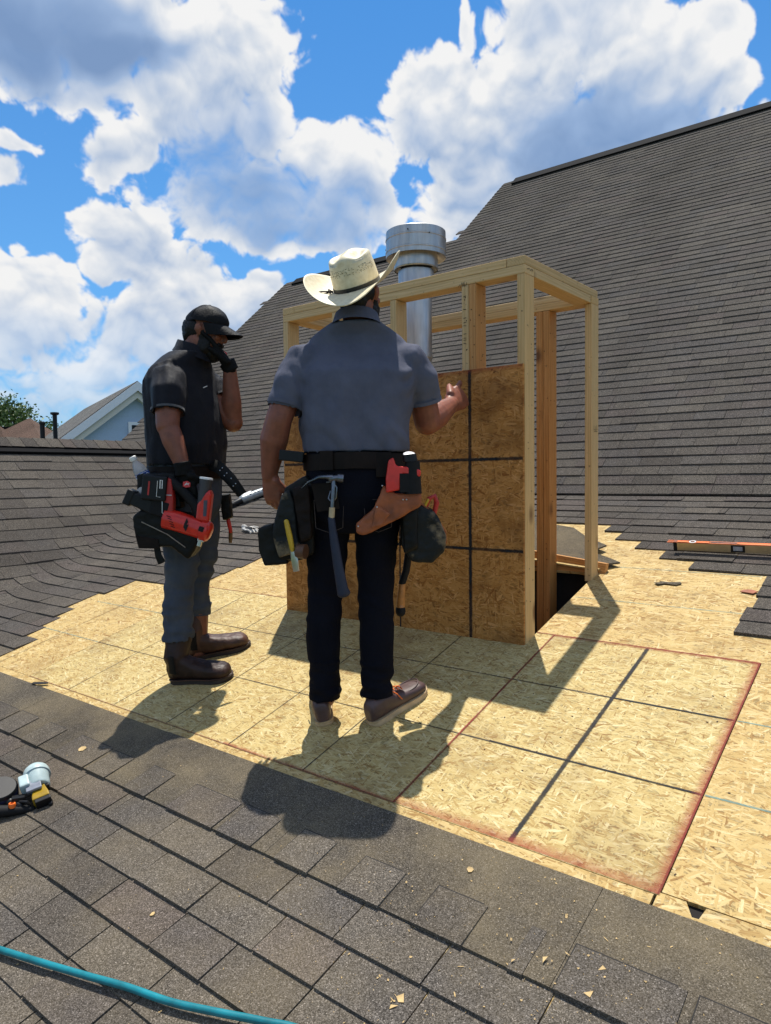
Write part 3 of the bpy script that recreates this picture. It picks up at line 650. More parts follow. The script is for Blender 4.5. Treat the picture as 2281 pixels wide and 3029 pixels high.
for (x_,y_,lo,hi) in ((-.75,-.03,2,62),(-10.3,-.03,49,62),(-11.8,-.03,49,62),(-9.7,DB-3.55,5,60)):
    for _ in range(5): mb.box((x_+rng.uniform(-.4,.4),y_,rng.uniform(lo,hi)),(.16,.05,.16))
for _ in range(9): mb.box((-9.52,rng.uniform(.5,3),rng.uniform(49,62)),(.05,.15,.15))
for _ in range(9): mb.box((-8.92,rng.uniform(DB-3.2,DB-.6),rng.uniform(4,60)),(.05,.16,.16))
for _ in range(8): mb.box((.03,rng.uniform(.4,3.2),rng.uniform(4,62)),(.05,.14,.14))
link('nail_heads',mb,M_GAP,CH,kind='stuff')
# cut rafter end with old shingle on it, beyond the hole
bm=empty('cut_roof_offcut',(0,0,0),label='cut roof offcut, orange rafter edge topped by torn shingle, beyond the hole',category='offcut')
lumber('rafter',(-30,DB+1.6,12.4),(1.6,DB+1.0,9.1),3.3,1.5,(0,.1,1),M_PINED,parent=bm)
mb=MB();mb.poly([(-30,32.6),(.8,32.2),(1.2,34.4),(3.2,36.0),(-.4,37.8),(-4.8,39.4),(-2.8,44),(-9,47.5),(-14,52),(-30,54)],.25,.6,lambda x,y:PITCH*y*.99+.9-.075*(x+2));link('torn_shingle',mb,M_HEAD,bm)
mb=MB();mb.poly([(-30,31.6),(.4,31.3),(.6,32.6),(-6,34),(-30,35)],0,.3,lambda x,y:PITCH*y+.95-.075*(x+2));link('splintered_board',mb,M_OSBY,bm)
# ------------------------------------------------------------------ flue pipe
FX,FY=-34.4,16.5
fl=empty('flue_pipe',(FX,FY,-10),label='galvanised flue pipe with wide collared cap rising inside the timber frame',category='pipe')
def lat(name,prof,n=40): 
    mb=MB();mb.lathe(prof,n=n,cap=(False,False));return link(name,mb,M_GALV,fl,smooth=30,loc=(0,0,8.5))
lat('pipe_section',[(3.25,-20),(3.25,44.6),(3.38,44.8),(3.38,45.4),(3.25,45.6),(3.25,56.2)])
lat('pipe_section',[(3.27,56.0),(3.42,56.2),(3.42,56.9),(3.30,57.2),(3.30,71.8)])
lat('pipe_collar',[(3.30,70.4),(3.95,70.9),(3.95,71.2),(3.85,71.4),(3.85,74.8)])
lat('pipe_collar',[(3.85,76.2),(4.75,75.3),(4.80,75.2),(4.72,75.0),(4.74,75.35),(4.70,78.5)])
lat('cap',[(4.7,78.6),(6.25,77.6),(6.45,77.5),(6.46,78.4),(6.56,78.5),(6.56,78.75),(6.46,78.85),(6.44,81.0),(6.54,81.1),(6.54,81.35),(6.44,81.45),(6.42,82.9),(6.30,83.0),(6.2,82.9),(6.0,81.5),(0.1,82.6)])
mb=MB()
for a,z in ((-1.2,80.3),(-2.6,78.2),(-.5,79.6)): mb.box((6.5*math.cos(a),6.5*math.sin(a),z),(.22,.22,.22),Rz(a))
mb.box((3.9*math.cos(-1.8),3.9*math.sin(-1.8),73.4),(.12,.8,.22),Rz(-1.8));link('screws',mb,M_BLK,fl,loc=(0,0,10),kind='stuff')
# ------------------------------------------------------------------ neighbours, vents, tree
rd=Vector((-361.6,131.2,0)).normalized();gx=Vector((rd.y,-rd.x,0))      # ridge direction and gable direction
AP=Vector((-747.4,400.6,150.8));sl_=.80
bh=empty('blue_house',(AP.x,AP.y,-240),label='blue clapboard house with white gable trim behind the left ridge',category='house')
def hp(a,b,z): return AP+gx*a+rd*b+Vector((0,0,z))
def hmesh(name,quads,mat,smooth=False):
    mb=MB()
    for qd in quads: mb.add([hp(*p)-Vector((AP.x,AP.y,-240)) for p in qd],[tuple(range(len(qd)))])
    return link(name,mb,mat,bh)
LR=385;hw=190;dz=-sl_*hw
hmesh('roof',[[(0,-14,0),(-hw-20,-14,dz-16),(-hw-20,LR+150,dz-16),(0,LR,0)],[(0,-14,0),(0,LR,0),(hw+20,LR+150,dz-16),(hw+20,-14,dz-16)],[(0,LR,0),(-hw-20,LR+150,dz-16),(hw+20,LR+150,dz-16)]],M_GRY)
def slab(name,pts,dy,mat):      # extruded along the ridge direction
    mb=MB();n=len(pts);o=Vector((AP.x,AP.y,-240))
    vs=[hp(a,dy[0],z)-o for a,z in pts]+[hp(a,dy[1],z)-o for a,z in pts];mb.add(vs,[tuple(range(n)),tuple(reversed(range(n,2*n)))]+[(j,n+j,n+(j+1)%n,(j+1)%n) for j in range(n)]);return link(name,mb,mat,bh)
w_=11
for sg in (-1,1):
    slab('fascia_board',[(0,-1),(sg*(hw+20),-1-sl_*(hw+20)),(sg*(hw+20),-1-w_-sl_*(hw+20)),(0,-1-w_)],(-16,-14),M_TRIM)
    slab('soffit',[(0,-w_-1),(sg*(hw+14),-w_-1-sl_*(hw+14)),(sg*(hw+14),-w_-10-sl_*(hw+14)),(0,-w_-10)],(-12,-.5),M_SOF)
for i in range(22):
    zt_=-19-i*8.0;zb_=zt_-8.0;a0=min(hw-4,(-zt_-11)/sl_);a1=min(hw-4,(-zb_-11)/sl_)
    slab('clapboard',[(-a0,zt_+.9),(a0,zt_+.9),(a1,zb_),(-a1,zb_)],(-1.2+.3*(i%2),1),M_SID)
slab('house_wall',[(-hw+6,-168),(hw-6,-168),(hw-6,-390),(-hw+6,-390)],(2,LR+120),M_SID)
wf=slab('window',[(-10,-50),(34,-50),(34,-100),(-10,-100)],(-3,-1.6),M_TRIM)
mb=MB();o=Vector((AP.x,AP.y,-240));mb.add([hp(a,-3.3,z)-o for a,z in ((-6,-54),(30,-54),(30,-98),(-6,-98))],[(0,1,2,3)]);g_=link('pane',mb,M_GLASSD,wf)
# brown house further back
br=empty('brown_roof_house',(-1480,590,-240),label='house with brown hip roof and small gables far behind the left ridge',category='house')
mb=MB();e1=Vector((.77,.61,0)).normalized();e2=Vector((-.61,.77,0)).normalized();o=Vector((-1480,590,0))
def bp(a,b,z): q=e1*a+e2*b; return (q.x,q.y,z+240)
def hip(mb,a0,a1,b0,b1,ze,zr,ins):
    bm_=(b0+b1)/2;mb.add([bp(a0,b0,ze),bp(a1,b0,ze),bp(a1,b1,ze),bp(a0,b1,ze),bp(a0+ins,bm_,zr),bp(a1-ins,bm_,zr)],[(0,1,5,4),(1,2,5),(2,3,4,5),(3,0,4)])
hip(mb,-260,40,-60,200,60,144,20);link('roof',mb,M_BRN,br)
mb=MB();hip(mb,-20,95,-100,40,110,157,56);link('roof_wing',mb,M_BRN,br)
mb=MB();hip(mb,-35,38,-120,-40,100,139,36);link('roof_gable',mb,M_BRN,br)
mb=MB();mb.box(Vector(bp(-80,60,-90)),(330,200,300),Rz(math.atan2(e1.y,e1.x)));link('house_wall',mb,simple('tan_brick',(.32,.22,.16),.85),br)
mb=MB();mb.box(Vector(bp(-110,68,145)),(180,14,5),Rz(math.atan2(e1.y,e1.x)));link('ridge_vent',mb,M_VENT,br)
def pipe(name,p,r,h,label,capr=0):
    t=empty(name,p,label=label,category='vent pipe',group='roof vent pipes')
    mb=MB();mb.lathe([(r,0),(r,h),(r*.8,h),(r*.75,h-1.5)],n=20,cap=(True,True));link('pipe',mb,M_BLK,t,smooth=35)
    if capr:
        mb=MB();mb.lathe([(r*1.1,h-capr*.5),(capr,h-capr*.3),(capr,h+.4),(capr*.7,h+.6)],n=20);link('collar',mb,M_BLK,t,smooth=35)
pipe('vent_pipe',(-242.1,35.6,31),.95,22.4,'short black vent pipe just behind the left ridge, in front of the brown roof',1.25)
pipe('vent_pipe',(-454,148.3,20),1.55,58,'tall thin dark vent pipe with flat cap beside the grey roof of the blue house',3.0)
b=MB();b.box((-470,160,-108),(150,130,256));link('far_roof_block',b,M_BRN,label='low brown building hidden behind the left ridge',category='building')
M_LEAF=new('tree_leaf')[0]
def leafm():
    t=M_LEAF.node_tree;b_=t.nodes['Principled BSDF'];a=t.nodes.new('ShaderNodeAttribute');a.attribute_name='tone'
    t.links.new(ramp(t,a.outputs['Fac'],[(0,(.04,.07,.015)),(.5,(.085,.15,.03)),(1,(.17,.23,.06))]),b_.inputs['Base Color']);b_.inputs['Roughness'].default_value=.55;b_.inputs['Transmission Weight'].default_value=0
    b_.inputs['Subsurface Weight'].default_value=0
leafm();M_BARK=simple('tree_bark',(.10,.07,.05),.9)
def tree(p,h,r,label,seed,nl=15000):
    rg=random.Random(seed);t=empty('tree',p,label=label,category='tree');mb=MB()
    mb.tube([(0,0,0),(3,2,h*.3),(-2,4,h*.55),(0,0,h*.8)],[13,10,7,3],n=9)
    tips=[]
    for i in range(40):
        a=rg.random()*6.28;e=rg.uniform(.1,1.2);l=r*rg.uniform(.55,1.05);z=h*rg.uniform(.34,.72)
        q=Vector((math.cos(a)*math.cos(e)*l,math.sin(a)*math.cos(e)*l,z+math.sin(e)*l*.8));s_=Vector((0,0,z*.92));mid=s_.lerp(q,.5)+Vector((0,0,-r*.05))
        mb.tube([s_,mid,q],[3.2,1.8,.6],n=6);tips+= [q,mid.lerp(q,.4),mid.lerp(q,.75)]
    link('trunk',mb,M_BARK,t)
    lf=MB()
    for i in range(nl):
        c=rg.choice(tips)+Vector((rg.gauss(0,1),rg.gauss(0,1),rg.gauss(0,.8)))*r*.13
        s_=rg.uniform(3.4,6.6);a=Vector((rg.gauss(0,1),rg.gauss(0,1),rg.gauss(0,.6))).normalized();bq=a.orthogonal().normalized();bq=Matrix.Rotation(rg.random()*6.28,3,a)@bq;c2=a.cross(bq)
        lf.tone=min(1,max(0,rg.gauss(.45,.25)));lf.add([c-bq*s_,c+c2*s_*.45,c+bq*s_,c-c2*s_*.45],[(0,1,2,3)])
    link('crown',lf,M_LEAF,t,kind='stuff')
tree((-1894,767,-240),560,118,'green leafy tree standing beyond the brown roof at the left',3)
tree((-2600,900,-240),480,150,'broad tree half hidden far behind the blue house',4,2600)
# ------------------------------------------------------------------ people
def voxel(mb,name,size,sm=4,fac=.5,open_ends=(),thick=0,disp=None):
    """one continuous skin over overlapping closed shapes"""
    o=bpy.data.objects.new('tmp',mb.mesh('tmp'));COL.objects.link(o)
    r=o.modifiers.new('r','REMESH');r.mode='VOXEL';r.voxel_size=size*I;r.use_smooth_shade=True
    if sm: s=o.modifiers.new('s','SMOOTH');s.factor=fac;s.iterations=sm
    dg=bpy.context.evaluated_depsgraph_get();me=bpy.data.meshes.new_from_object(o.evaluated_get(dg));bpy.data.objects.remove(o)
    me.name=name;n=len(me.vertices);co=np.empty(n*3);me.vertices.foreach_get('co',co);co=co.reshape(-1,3)/I
    if disp:
        nr=np.empty(n*3);me.vertices.foreach_get('normal',nr);nr=nr.reshape(-1,3)
        d=np.array([disp(p) for p in co]);co=co+nr*d[:,None];me.vertices.foreach_set('co',(co*I).ravel())
    if open_ends:
        import bmesh
        bm=bmesh.new();bm.from_mesh(me);kill=[]
        for f in bm.faces:
            c=f.calc_center_median()/I
            for (p,d,rad) in open_ends:
                v=c-Vector(p);h=v.dot(Vector(d).normalized())
                if h>0 and v.length<rad and f.normal.dot(Vector(d).normalized())>.45: kill.append(f);break
        bmesh.ops.delete(bm,geom=kill,context='FACES')
        bmesh.ops.smooth_vert(bm,verts=[v for v in bm.verts if v.is_boundary],factor=.5,use_axis_x=True,use_axis_y=True,use_axis_z=True)
        bm.to_mesh(me);bm.free()
    me.polygons.foreach_set('use_smooth',[True]*len(me.polygons));me.update()
    me['thick']=thick
    return me
def garment(name,me,mat,parent,**k):
    o=link(name,me,mat,parent,**k)
    if me.get('thick'):
        s=o.modifiers.new('solid','SOLIDIFY');s.thickness=me['thick']*I;s.offset=-1
    return o
def nz(x,y,z): return mnoise.noise(Vector((x,y,z)))
def hand(mb,w,f,n,s,curl,thumb=(.6,.8,.35),bend=.5,k=1.0,spread=.06):
    """palm and five fingers: w wrist, f along the fingers, n out of the palm, s towards the thumb"""
    w=Vector(w);f=Vector(f).normalized();n=(Vector(n)-f*Vector(n).dot(f)).normalized();s=f.cross(n)*(1 if f.cross(n).dot(Vector(s))>0 else -1)
    mb.tube([w-f*.5*k,w+f*.7*k,w+f*2.0*k,w+f*3.3*k],[(1.05*k,.72*k),(1.25*k,.66*k),(1.55*k,.60*k),(1.5*k,.48*k)],n=14,side=s)
    mb.tube([w+f*.5*k+s*.7*k+n*.2*k,w+f*1.7*k+s*1.1*k+n*.25*k],[.62*k,.55*k],n=10)
    for i,(off,L_) in enumerate(((1.13,2.85),(.38,3.15),(-.37,2.9),(-1.07,2.25))):
        p=w+f*(3.35-.12*abs(i-1))*k+s*off*k;a=curl[i]*.45;pts=[p-f*.6*k,p];r=[.40*k,.40*k]
        for j,l in enumerate((.44,.31,.25)):
            d=(f*math.cos(a)+n*math.sin(a)+s*spread*(1.5-i)).normalized();p=p+d*L_*l*k;pts.append(p);r.append((.37,.34,.27)[j]*k);a+=curl[i]*(.75,.6,0)[j]
        mb.tube(pts,r,n=10)
    t0=w+f*1.2*k+s*1.25*k;d=(f*thumb[0]+s*thumb[1]+n*thumb[2]).normalized();t1=t0+d*1.35*k;d2=(d+f*bend+n*.25).normalized()
    mb.tube([t0-d*.5*k,t0,t1,t1+d2*1.1*k],[.5*k,.5*k,.43*k,.33*k],n=10)
def head(mb,c,R,jaw=1.0):
    c=Vector(c);E=lambda p,r: mb.ell(c+R@Vector(p),r,R)
    E((0,-.3,.6),(2.95,3.7,3.3));E((0,1.0,-1.2),(2.5,2.6,3.2));E((0,1.75,-3.2),(1.6*jaw,1.45,1.1))
    E((0,2.95,1.0),(1.9,.75,.45));E((0,2.75,-2.25),(1.05,.75,.32));E((0,2.7,-2.75),(.9,.75,.3))
    mb.tube([c+R@Vector((0,3.35,.6)),c+R@Vector((0,4.05,-.6)),c+R@Vector((0,3.9,-.95))],[.32,.45,.5],n=10)
    for s_ in (-1,1):
        E((s_*1.35,3.0,-.6),(.9,.5,.7))
        mb.tube([c+R@Vector((s_*2.8,-.05,-.9)),c+R@Vector((s_*3.15,-.35,.0)),c+R@Vector((s_*3.2,-.45,.75))],[(.25,.35),(.3,.72),(.26,.55)],n=10,side=R@Vector((1,0,0)))
def eyes(c,R,parent):
    for s_ in (-1,1):
        mb=MB();mb.ell((0,0,0),(.47,.47,.47),n=10);link('eye',mb,M_EYE,parent,smooth=True,loc=Vector(c)+R@Vector((s_*1.25,2.95,.35)))
def patch(mb,c,r,R,fn,n=40,m=24,th=.0):
    """part of an ellipsoid skin kept where fn(direction) is true"""
    c=Vector(c);idx={}
    for i in range(m+1):
        a=math.pi*i/m-math.pi/2
        for j in range(n):
            b=2*math.pi*j/n;d=Vector((math.cos(a)*math.cos(b),math.cos(a)*math.sin(b),math.sin(a)));w=1+th*nz(d.x*5+3,d.y*5,d.z*5)
            idx[i,j]=len(mb.v);mb.v.append(tuple(c+R@Vector((d.x*r[0]*w,d.y*r[1]*w,d.z*r[2]*w))))
    for i in range(m):
        for j in range(n):
            a=math.pi*(i+.5)/m-math.pi/2;b=2*math.pi*(j+.5)/n;d=Vector((math.cos(a)*math.cos(b),math.cos(a)*math.sin(b),math.sin(a)))
            if fn(d): mb.f.append((idx[i,j],idx[i,(j+1)%n],idx[i+1,(j+1)%n],idx[i+1,j]));mb.t.append(.5);mb.m.append(0)
def shoe(mb,sole,R,o,L_=12.0,w=1.0,hh=1.0,st=.95):
    o=Vector(o)
    def ring(x,hw,h,z0):
        q=[]
        for j in range(16):
            a=2*math.pi*j/16;c_,s_=math.cos(a),math.sin(a);e=.75
            q.append(o+R@Vector((x,hw*w*math.copysign(abs(c_)**e,c_),z0+(h*hh-z0)*(.5+.5*math.copysign(abs(s_)**e,s_)))))
        return q
    mb.loft([ring(x*L_/12.1,hw,h,st*.75) for x,hw,h in ((.12,.7,2.9),(.35,1.15,3.7),(1.2,1.4,4.3),(2.8,1.5,4.5),(4.0,1.48,4.1),(5.3,1.55,3.35),(7,1.7,2.9),(8.8,1.85,2.65),(10.3,1.78,2.5),(11.2,1.45,2.2),(11.75,.95,1.8),(12.0,.35,1.4))])
    out=[(0,.0),(.25,-.95),(.9,-1.4),(2.5,-1.5),(5,-1.45),(7,-1.75),(9,-1.98),(10.5,-1.85),(11.6,-1.3),(12.2,-.5),(12.3,0),(12.2,.5),(11.6,1.3),(10.5,1.85),(9,1.98),(7,1.75),(5,1.45),(2.5,1.5),(.9,1.4),(.25,.95)]
    n=len(out);rows=[]
    for z,f in ((0,.97),(st*.45,1.0),(st*.5,.985),(st,1.0)): rows.append([o+R@Vector((6+(x*L_/12.1-6)*f,y*w*f,z)) for x,y in out])
    sole.loft(rows)
def skin_mat(name,col):
    m,t,b=new(name);co=objco(t);n=noise(t,co,26,5,.6)
    c=ramp(t,n,[(.3,tuple(x*.78 for x in col)),(.7,tuple(min(1,x*1.2) for x in col))])
    t.links.new(c,b.inputs['Base Color']);b.inputs['Roughness'].default_value=.48;b.inputs['Specular IOR Level'].default_value=.4
    b.inputs['Subsurface Weight'].default_value=.12;b.inputs['Subsurface Radius'].default_value=(1,.25,.1);b.inputs['Subsurface Scale'].default_value=.012
    bump(t,b,noise(t,co,190,3),.25,.0008);return m
M_SKIN=skin_mat('tanned_skin',(.235,.078,.044));M_SKIN2=skin_mat('brown_skin',(.215,.076,.044))
M_EYE=simple('eye_white',(.6,.58,.55),.2,bmp=0)
def cloth_mat(name,col,weave=900,var=.18,sheen=.3,rough=.85,fade=None):
    m,t,b=new(name);co=objco(t);n=noise(t,co,7,5,.6);c=ramp(t,n,[(.3,tuple(x*(1-var) for x in col)),(.7,tuple(x*(1+var) for x in col))])
    if fade:
        k=ramp(t,noise(t,objco(t,scale=(1,1,.5)),5.5,4,.6),[(.48,0),(.72,1)]);c=mixc(t,mth(t,'MULTIPLY',k,.65),c,fade)
    t.links.new(c,b.inputs['Base Color']);b.inputs['Roughness'].default_value=rough;b.inputs['Sheen Weight'].default_value=sheen;b.inputs['Sheen Roughness'].default_value=.5;b.inputs['Specular IOR Level'].default_value=.08
    wv=noise(t,objco(t,scale=(1,1,1)),weave,2);bump(t,b,mth(t,'ADD',mth(t,'MULTIPLY',wv,.10),noise(t,objco(t,scale=(1,1,.45)),11,5,.55)),.55,.020);return m
M_POLO=cloth_mat('slate_blue_jersey',(.105,.110,.148),sheen=.0);M_POLOB=cloth_mat('black_jersey',(.012,.0125,.017),sheen=.06,rough=.5)
M_JEAND=cloth_mat('dark_indigo_denim',(.006,.0065,.011),sheen=.0);M_JEAN=cloth_mat('faded_denim',(.062,.074,.098),fade=(.14,.142,.125),sheen=.0)
M_HAIR=simple('black_hair',(.005,.0045,.004),.55,bmp=.8,spec=.3,scale=40,bd=.004)
M_CAPM=simple('black_cap_cloth',(.006,.006,.007),.6,bmp=.5,scale=30,spec=.15,bd=.003);M_GLOVE=simple('black_work_glove',(.006,.006,.006),.7,bmp=.5,scale=45,spec=.15)
M_BOOT=simple('brown_boot_leather',(.026,.012,.009),.5,var=.4,scale=14,bmp=.35,bd=.003,spec=.3);M_BOOTL=simple('welt_and_sunlit_boot',(.060,.024,.014),.55,var=.4,scale=14,bmp=.3)  # lighter brown puts the sun on the far boot into its colour; also welts
M_SHOE=simple('plum_brown_leather',(.075,.042,.040),.45,var=.25,scale=14,bmp=.25);M_SOLE=simple('tan_crepe_sole',(.46,.33,.19),.7,var=.2);M_SOLED=simple('dark_rubber_sole',(.025,.016,.013),.7)
def straw():
    m,t,b=new('cream_straw');co=objco(t)
    wv=N(t,'ShaderNodeTexWave',bands_direction='Z');wv.inputs['Scale'].default_value=95;wv.inputs['Distortion'].default_value=1.5;L(t,co,wv.inputs['Vector'])
    n=noise(t,co,60,4);t.links.new(ramp(t,n,[(.3,(.62,.53,.34)),(.7,(.76,.68,.48))]),b.inputs['Base Color']);b.inputs['Roughness'].default_value=.55
    b.inputs['Transmission Weight'].default_value=0;bump(t,b,mth(t,'ADD',wv.outputs[1],n),.18,.001);return m
M_STRAW=straw();M_HOLE=simple('straw_weave_holes',(.16,.12,.06),.9,bmp=0);M_BAND=simple('black_hat_band',(.012,.011,.011),.5)
UPN=Vector((-PITCH*rt.y,-PITCH*math.cos(YAW),1)).normalized()
def gnd(x,y): return PITCH*(rt.y*x+math.cos(YAW)*y)
def footR(dx,dy):
    x=Vector((dx,dy,0));x=(x-UPN*x.dot(UPN)).normalized();return Matrix((x,UPN.cross(x),UPN)).transposed()
def person(loc,label):
    return empty('person',loc,-YAW,label=label,category='person')
def rings_tube(mb,rows,R,c):
    rg=[]
    for z,cx,cy,rx,ry in rows:
        q=[]
        for j in range(32):
            a=2*math.pi*j/32;ca,sa=math.cos(a),math.sin(a);e=.86
            p=R@Vector((cx+rx*math.copysign(abs(ca)**e,ca),cy+ry*math.copysign(abs(sa)**e,sa),0));q.append(Vector((c[0]+p.x,c[1]+p.y,z)))
        rg.append(q)
    mb.loft(rg)
# ======== the man in the straw hat, seen from behind
H=person((-14,-28,-28*PITCH),'man in cream straw cowboy hat and slate polo shirt, back turned, pointing at the panel')
I3=Matrix.Identity(3)
shL,elL,wrL=(-8.3,.2,56.6),(-11.4,-1.3,45.6),(-13.3,.6,37.4)
shR,elR,wrR=(8.9,.4,56.6),(11.16,4.00,45.40),(15.84,12.50,48.94)
hcx=(.8,1.2,64.4);HR=Rz(math.radians(-22))@Rx(math.radians(6))
b=MB();rings_tube(b,[(31,0,0,6.8,5),(40,0,0,7.2,5),(50,0,.2,7.8,4.6),(53.5,.2,.9,7.0,3.4),(57.5,.3,1.2,4.2,2.0)],I3,(0,0))
b.tube([(.4,2.0,59.0),(.55,1.0,62.5)],[(1.7,1.7),(2.7,2.8)],n=18)
head(b,hcx,HR)
b.tube([(-6.9,.6,53.2),(-9.7,-.5,50.5),elL],[1.9,2.2,2.0],n=16);b.tube([elL,(-12.3,-.6,42.6),wrL],[2.0,2.15,1.22],n=16)
hand(b,wrL,(.10,.20,-.97),(.45,.85,.25),(.9,-.3,.1),(.45,.6,.75,.85),thumb=(.8,.4,.45),k=1.12)
b.tube([(7.1,.9,53.2),Vector(shR)*.5+Vector(elR)*.5,elR],[1.9,2.3,2.1],n=16);b.tube([elR,(Vector(elR)*.65+Vector(wrR)*.35),wrR],[2.1,2.2,1.25],n=16)
hf=Vector((.46,.78,.40));hand(b,wrR,hf,(-.75,.45,-.42),(-.25,-.3,.9),(.25,.95,1.15,1.3),thumb=(.9,.3,.35),bend=.6,k=1.38)
for s_,hx,kx,ax,ay in ((-1,-3.9,-5.0,-5.35,.2),(1,3.6,2.7,2.6,-2.0)): b.tube([(hx,0,35),((hx+kx)/2,0,27),(kx,0,19.5),(ax,ay*.6,12),(ax,ay,2.8)],[3.2,2.7,2.2,2.1,1.6],n=14)
body=link('body',voxel(b,'body',.17,3),M_SKIN,H);eyes(hcx,HR,H)
def hairmass(name,parts,c,R,parent,seed):
    b=MB()
    for p,r in parts: b.ell(Vector(c)+R@Vector(p),r,R)
    return link(name,voxel(b,name,.15,3,disp=lambda p:.16*nz(p[0]*1.1+seed,p[1]*1.1,p[2]*1.1)+.07*nz(p[0]*4,p[1]*4,p[2]*4)),M_HAIR,parent)
hairmass('hair',[((0,-1.0,.3),(2.98,3.2,2.4)),((0,-2.3,-.9),(2.3,1.45,1.9))],hcx,HR,H,1)
hairmass('beard',[((0,1.9,-3.3),(1.95,1.75,1.5)),((-2.0,.6,-2.3),(.85,1.5,1.7)),((2.0,.6,-2.3),(.85,1.5,1.7)),((-2.45,.1,-.6),(.5,.7,1.2)),((2.45,.1,-.6),(.5,.7,1.2)),((0,3.1,-1.9),(1.3,.6,.45))],hcx,HR,H,4)
# polo shirt
def fold1(p):
    x,y,z=p;low=max(0,min(1,(52-z)/8))
    a=.62*nz(x*.24+4,y*.2,z*.055)*low+.16*nz(x*.5-z*.25,y*.4,z*.22)+.9*max(0,nz(x*.36+z*.28,y*.25,z*.12+7))*low
    if 6<abs(x)<10 and 46<z<55: a+=.22*math.sin(2.2*(z-abs(x)*.8)+3*nz(x*.3,y*.3,z*.3))*max(0,1-abs(z-50.5)/4.5)*max(0,1-abs(abs(x)-8)/2)
    if abs(x)>8.3: a+=.20*nz(x*.45,y*.45+2,z*.55)
    a+=.20*math.exp(-((z-41.4)/.8)**2)*nz(x*.5,y*.5,1)
    return a
b=MB();rings_tube(b,[(40.5,.15,.1,7.95,5.7),(43,.1,.0,8.0,5.6),(47,.2,0,8.3,5.5),(50.5,.4,.1,8.8,5.4),(52.4,.45,.3,9.1,5.2),(53.9,.4,1.1,8.7,4.7),(55.4,.35,1.7,8.5,4.0),(56.9,.35,2.0,8.0,3.2),(58.2,.35,1.8,6.9,2.8),(59.2,.35,1.3,5.5,2.8),(59.9,.4,.9,4.3,3.0),(60.2,.4,.7,3.5,3.1)],I3,(0,0))
b.tube([(-5.6,1.5,54.4),(-7.7,1.2,54.4),(-9.3,-.1,51.2),(-10.5,-.8,47.0)],[2.9,3.2,2.95,2.65],n=18,round=False)
dR=(Vector(elR)-Vector(shR));eR=Vector(shR)+dR*.76
b.tube([(5.9,1.6,54.5),(7.9,1.5,54.4),Vector(shR)+dR*.45,eR],[2.9,3.2,3.0,2.7],n=18,round=False)
shirt=garment('polo_shirt',voxel(b,'polo_shirt',.27,5,disp=fold1,open_ends=[((-10.3,-.75,48.1),Vector((-.95,-.4,-4)),4.2),(eR-dR.normalized()*.7,dR,4.2),((0,0,41.0),(0,0,-1),12)],thick=.14),M_POLO,H)
def collar(parent,c,R,mat,r=(3.35,3.35),h=1.5,tilt=0):
    b=MB();rg=[]
    for z,k in ((-.7,1.22),(.1,1.10),(h,1.0),(h+.12,.97),(h,.93),(-.2,.95)):
        q=[]
        for j in range(36):
            a=2*math.pi*j/36;q.append(Vector(c)+R@Vector((r[0]*k*math.cos(a),r[1]*k*math.sin(a),z-.25*math.sin(a)-.5*max(0,math.sin(a))**4)))
        rg.append(q)
    b.loft(rg,(False,False));return link('collar',b,mat,parent,smooth=True)
collar(shirt,(.4,.75,60.1),Rx(math.radians(-9)),M_POLO,(3.3,3.2),1.25)
b=MB()
for sg,c_,d_,r_ in ((-1,(-10.35,-.75,47.9),(-.95,-.4,-4),2.83),(1,eR-dR.normalized()*.5,dR,2.85)):
    d_=Vector(d_).normalized();b.tube([Vector(c_)-d_*.3,Vector(c_)+d_*.25],[r_,r_],n=24,cap=(False,False),round=False)
link('sleeve_hem',b,M_POLO,shirt,smooth=True,kind='stuff')
# jeans
def fold2(p):
    x,y,z=p
    w_=max(0,1-abs(z-18.5)/6)+max(0,1-abs(z-4)/6)+.5*max(0,1-abs(z-27)/4)
    return .13*w_*math.sin(z*2.1+x*.5+4*nz(x*.25,y*.25,z*.25))+.12*nz(x*.3,y*.3,z*.5)+(.42*nz(x*.3,y*.3+5,z*.9) if z<9 else .15*nz(x*.3+z*.3,y*.3,z*.55) if 15<z<24 else .10*nz(x*.3,y*.3,z*.2))
def trousers(rows,legs,c=(0,0),R=I3):
    b=MB();rings_tube(b,rows,R,c)
    for pts,rad in legs: b.tube(pts,rad,n=20,round=False)
    return b
LR_=[((3.5,-.1,35),(3.0,-.3,28),(2.75,-.2,19.5),(2.85,-1.3,12),(2.75,-2.0,6.0),(2.8,-2.1,3.6)),((-3.9,-.1,35),(-4.5,-.1,28),(-5.0,.1,19.5),(-5.45,-.2,12),(-5.35,.1,6),(-5.35,.2,2.7))]
jm=voxel(trousers([(28.6,-.4,-.1,5.2,4.2),(31,-.4,-.3,7.0,5.3),(34,-.3,-.5,7.6,5.8),(37.5,-.1,-.2,7.5,5.5),(41.0,0,0,7.45,5.3)],[(LR_[0],[3.9,3.35,2.75,2.65,2.4,2.55]),(LR_[1],[3.9,3.3,2.7,2.6,2.35,2.5])]),'jeans',.24,4,disp=fold2,open_ends=[((2.8,-2.1,3.9),(0,0,-1),3.6),((-5.35,.2,3.0),(0,0,-1),3.6)],thick=.12)
jeans=garment('jeans',jm,M_JEAND,H)
b=MB()
for x0,x1 in ((-5.9,-1.6),(1.3,5.4)):
    P=[(x0,33.6),(x1,33.6),(x1-.2,29.6),((x0+x1)/2,28.9),(x0+.2,29.6)]
    b.tube([(x,-5.75-.25*(1-abs((x+.2)/7)),z) for x,z in P]+[(P[0][0],-5.8,P[0][1])],.06,n=6)
link('pocket_stitching',b,simple('dark_thread',(.05,.035,.03),.8,bmp=0),jeans,kind='stuff')
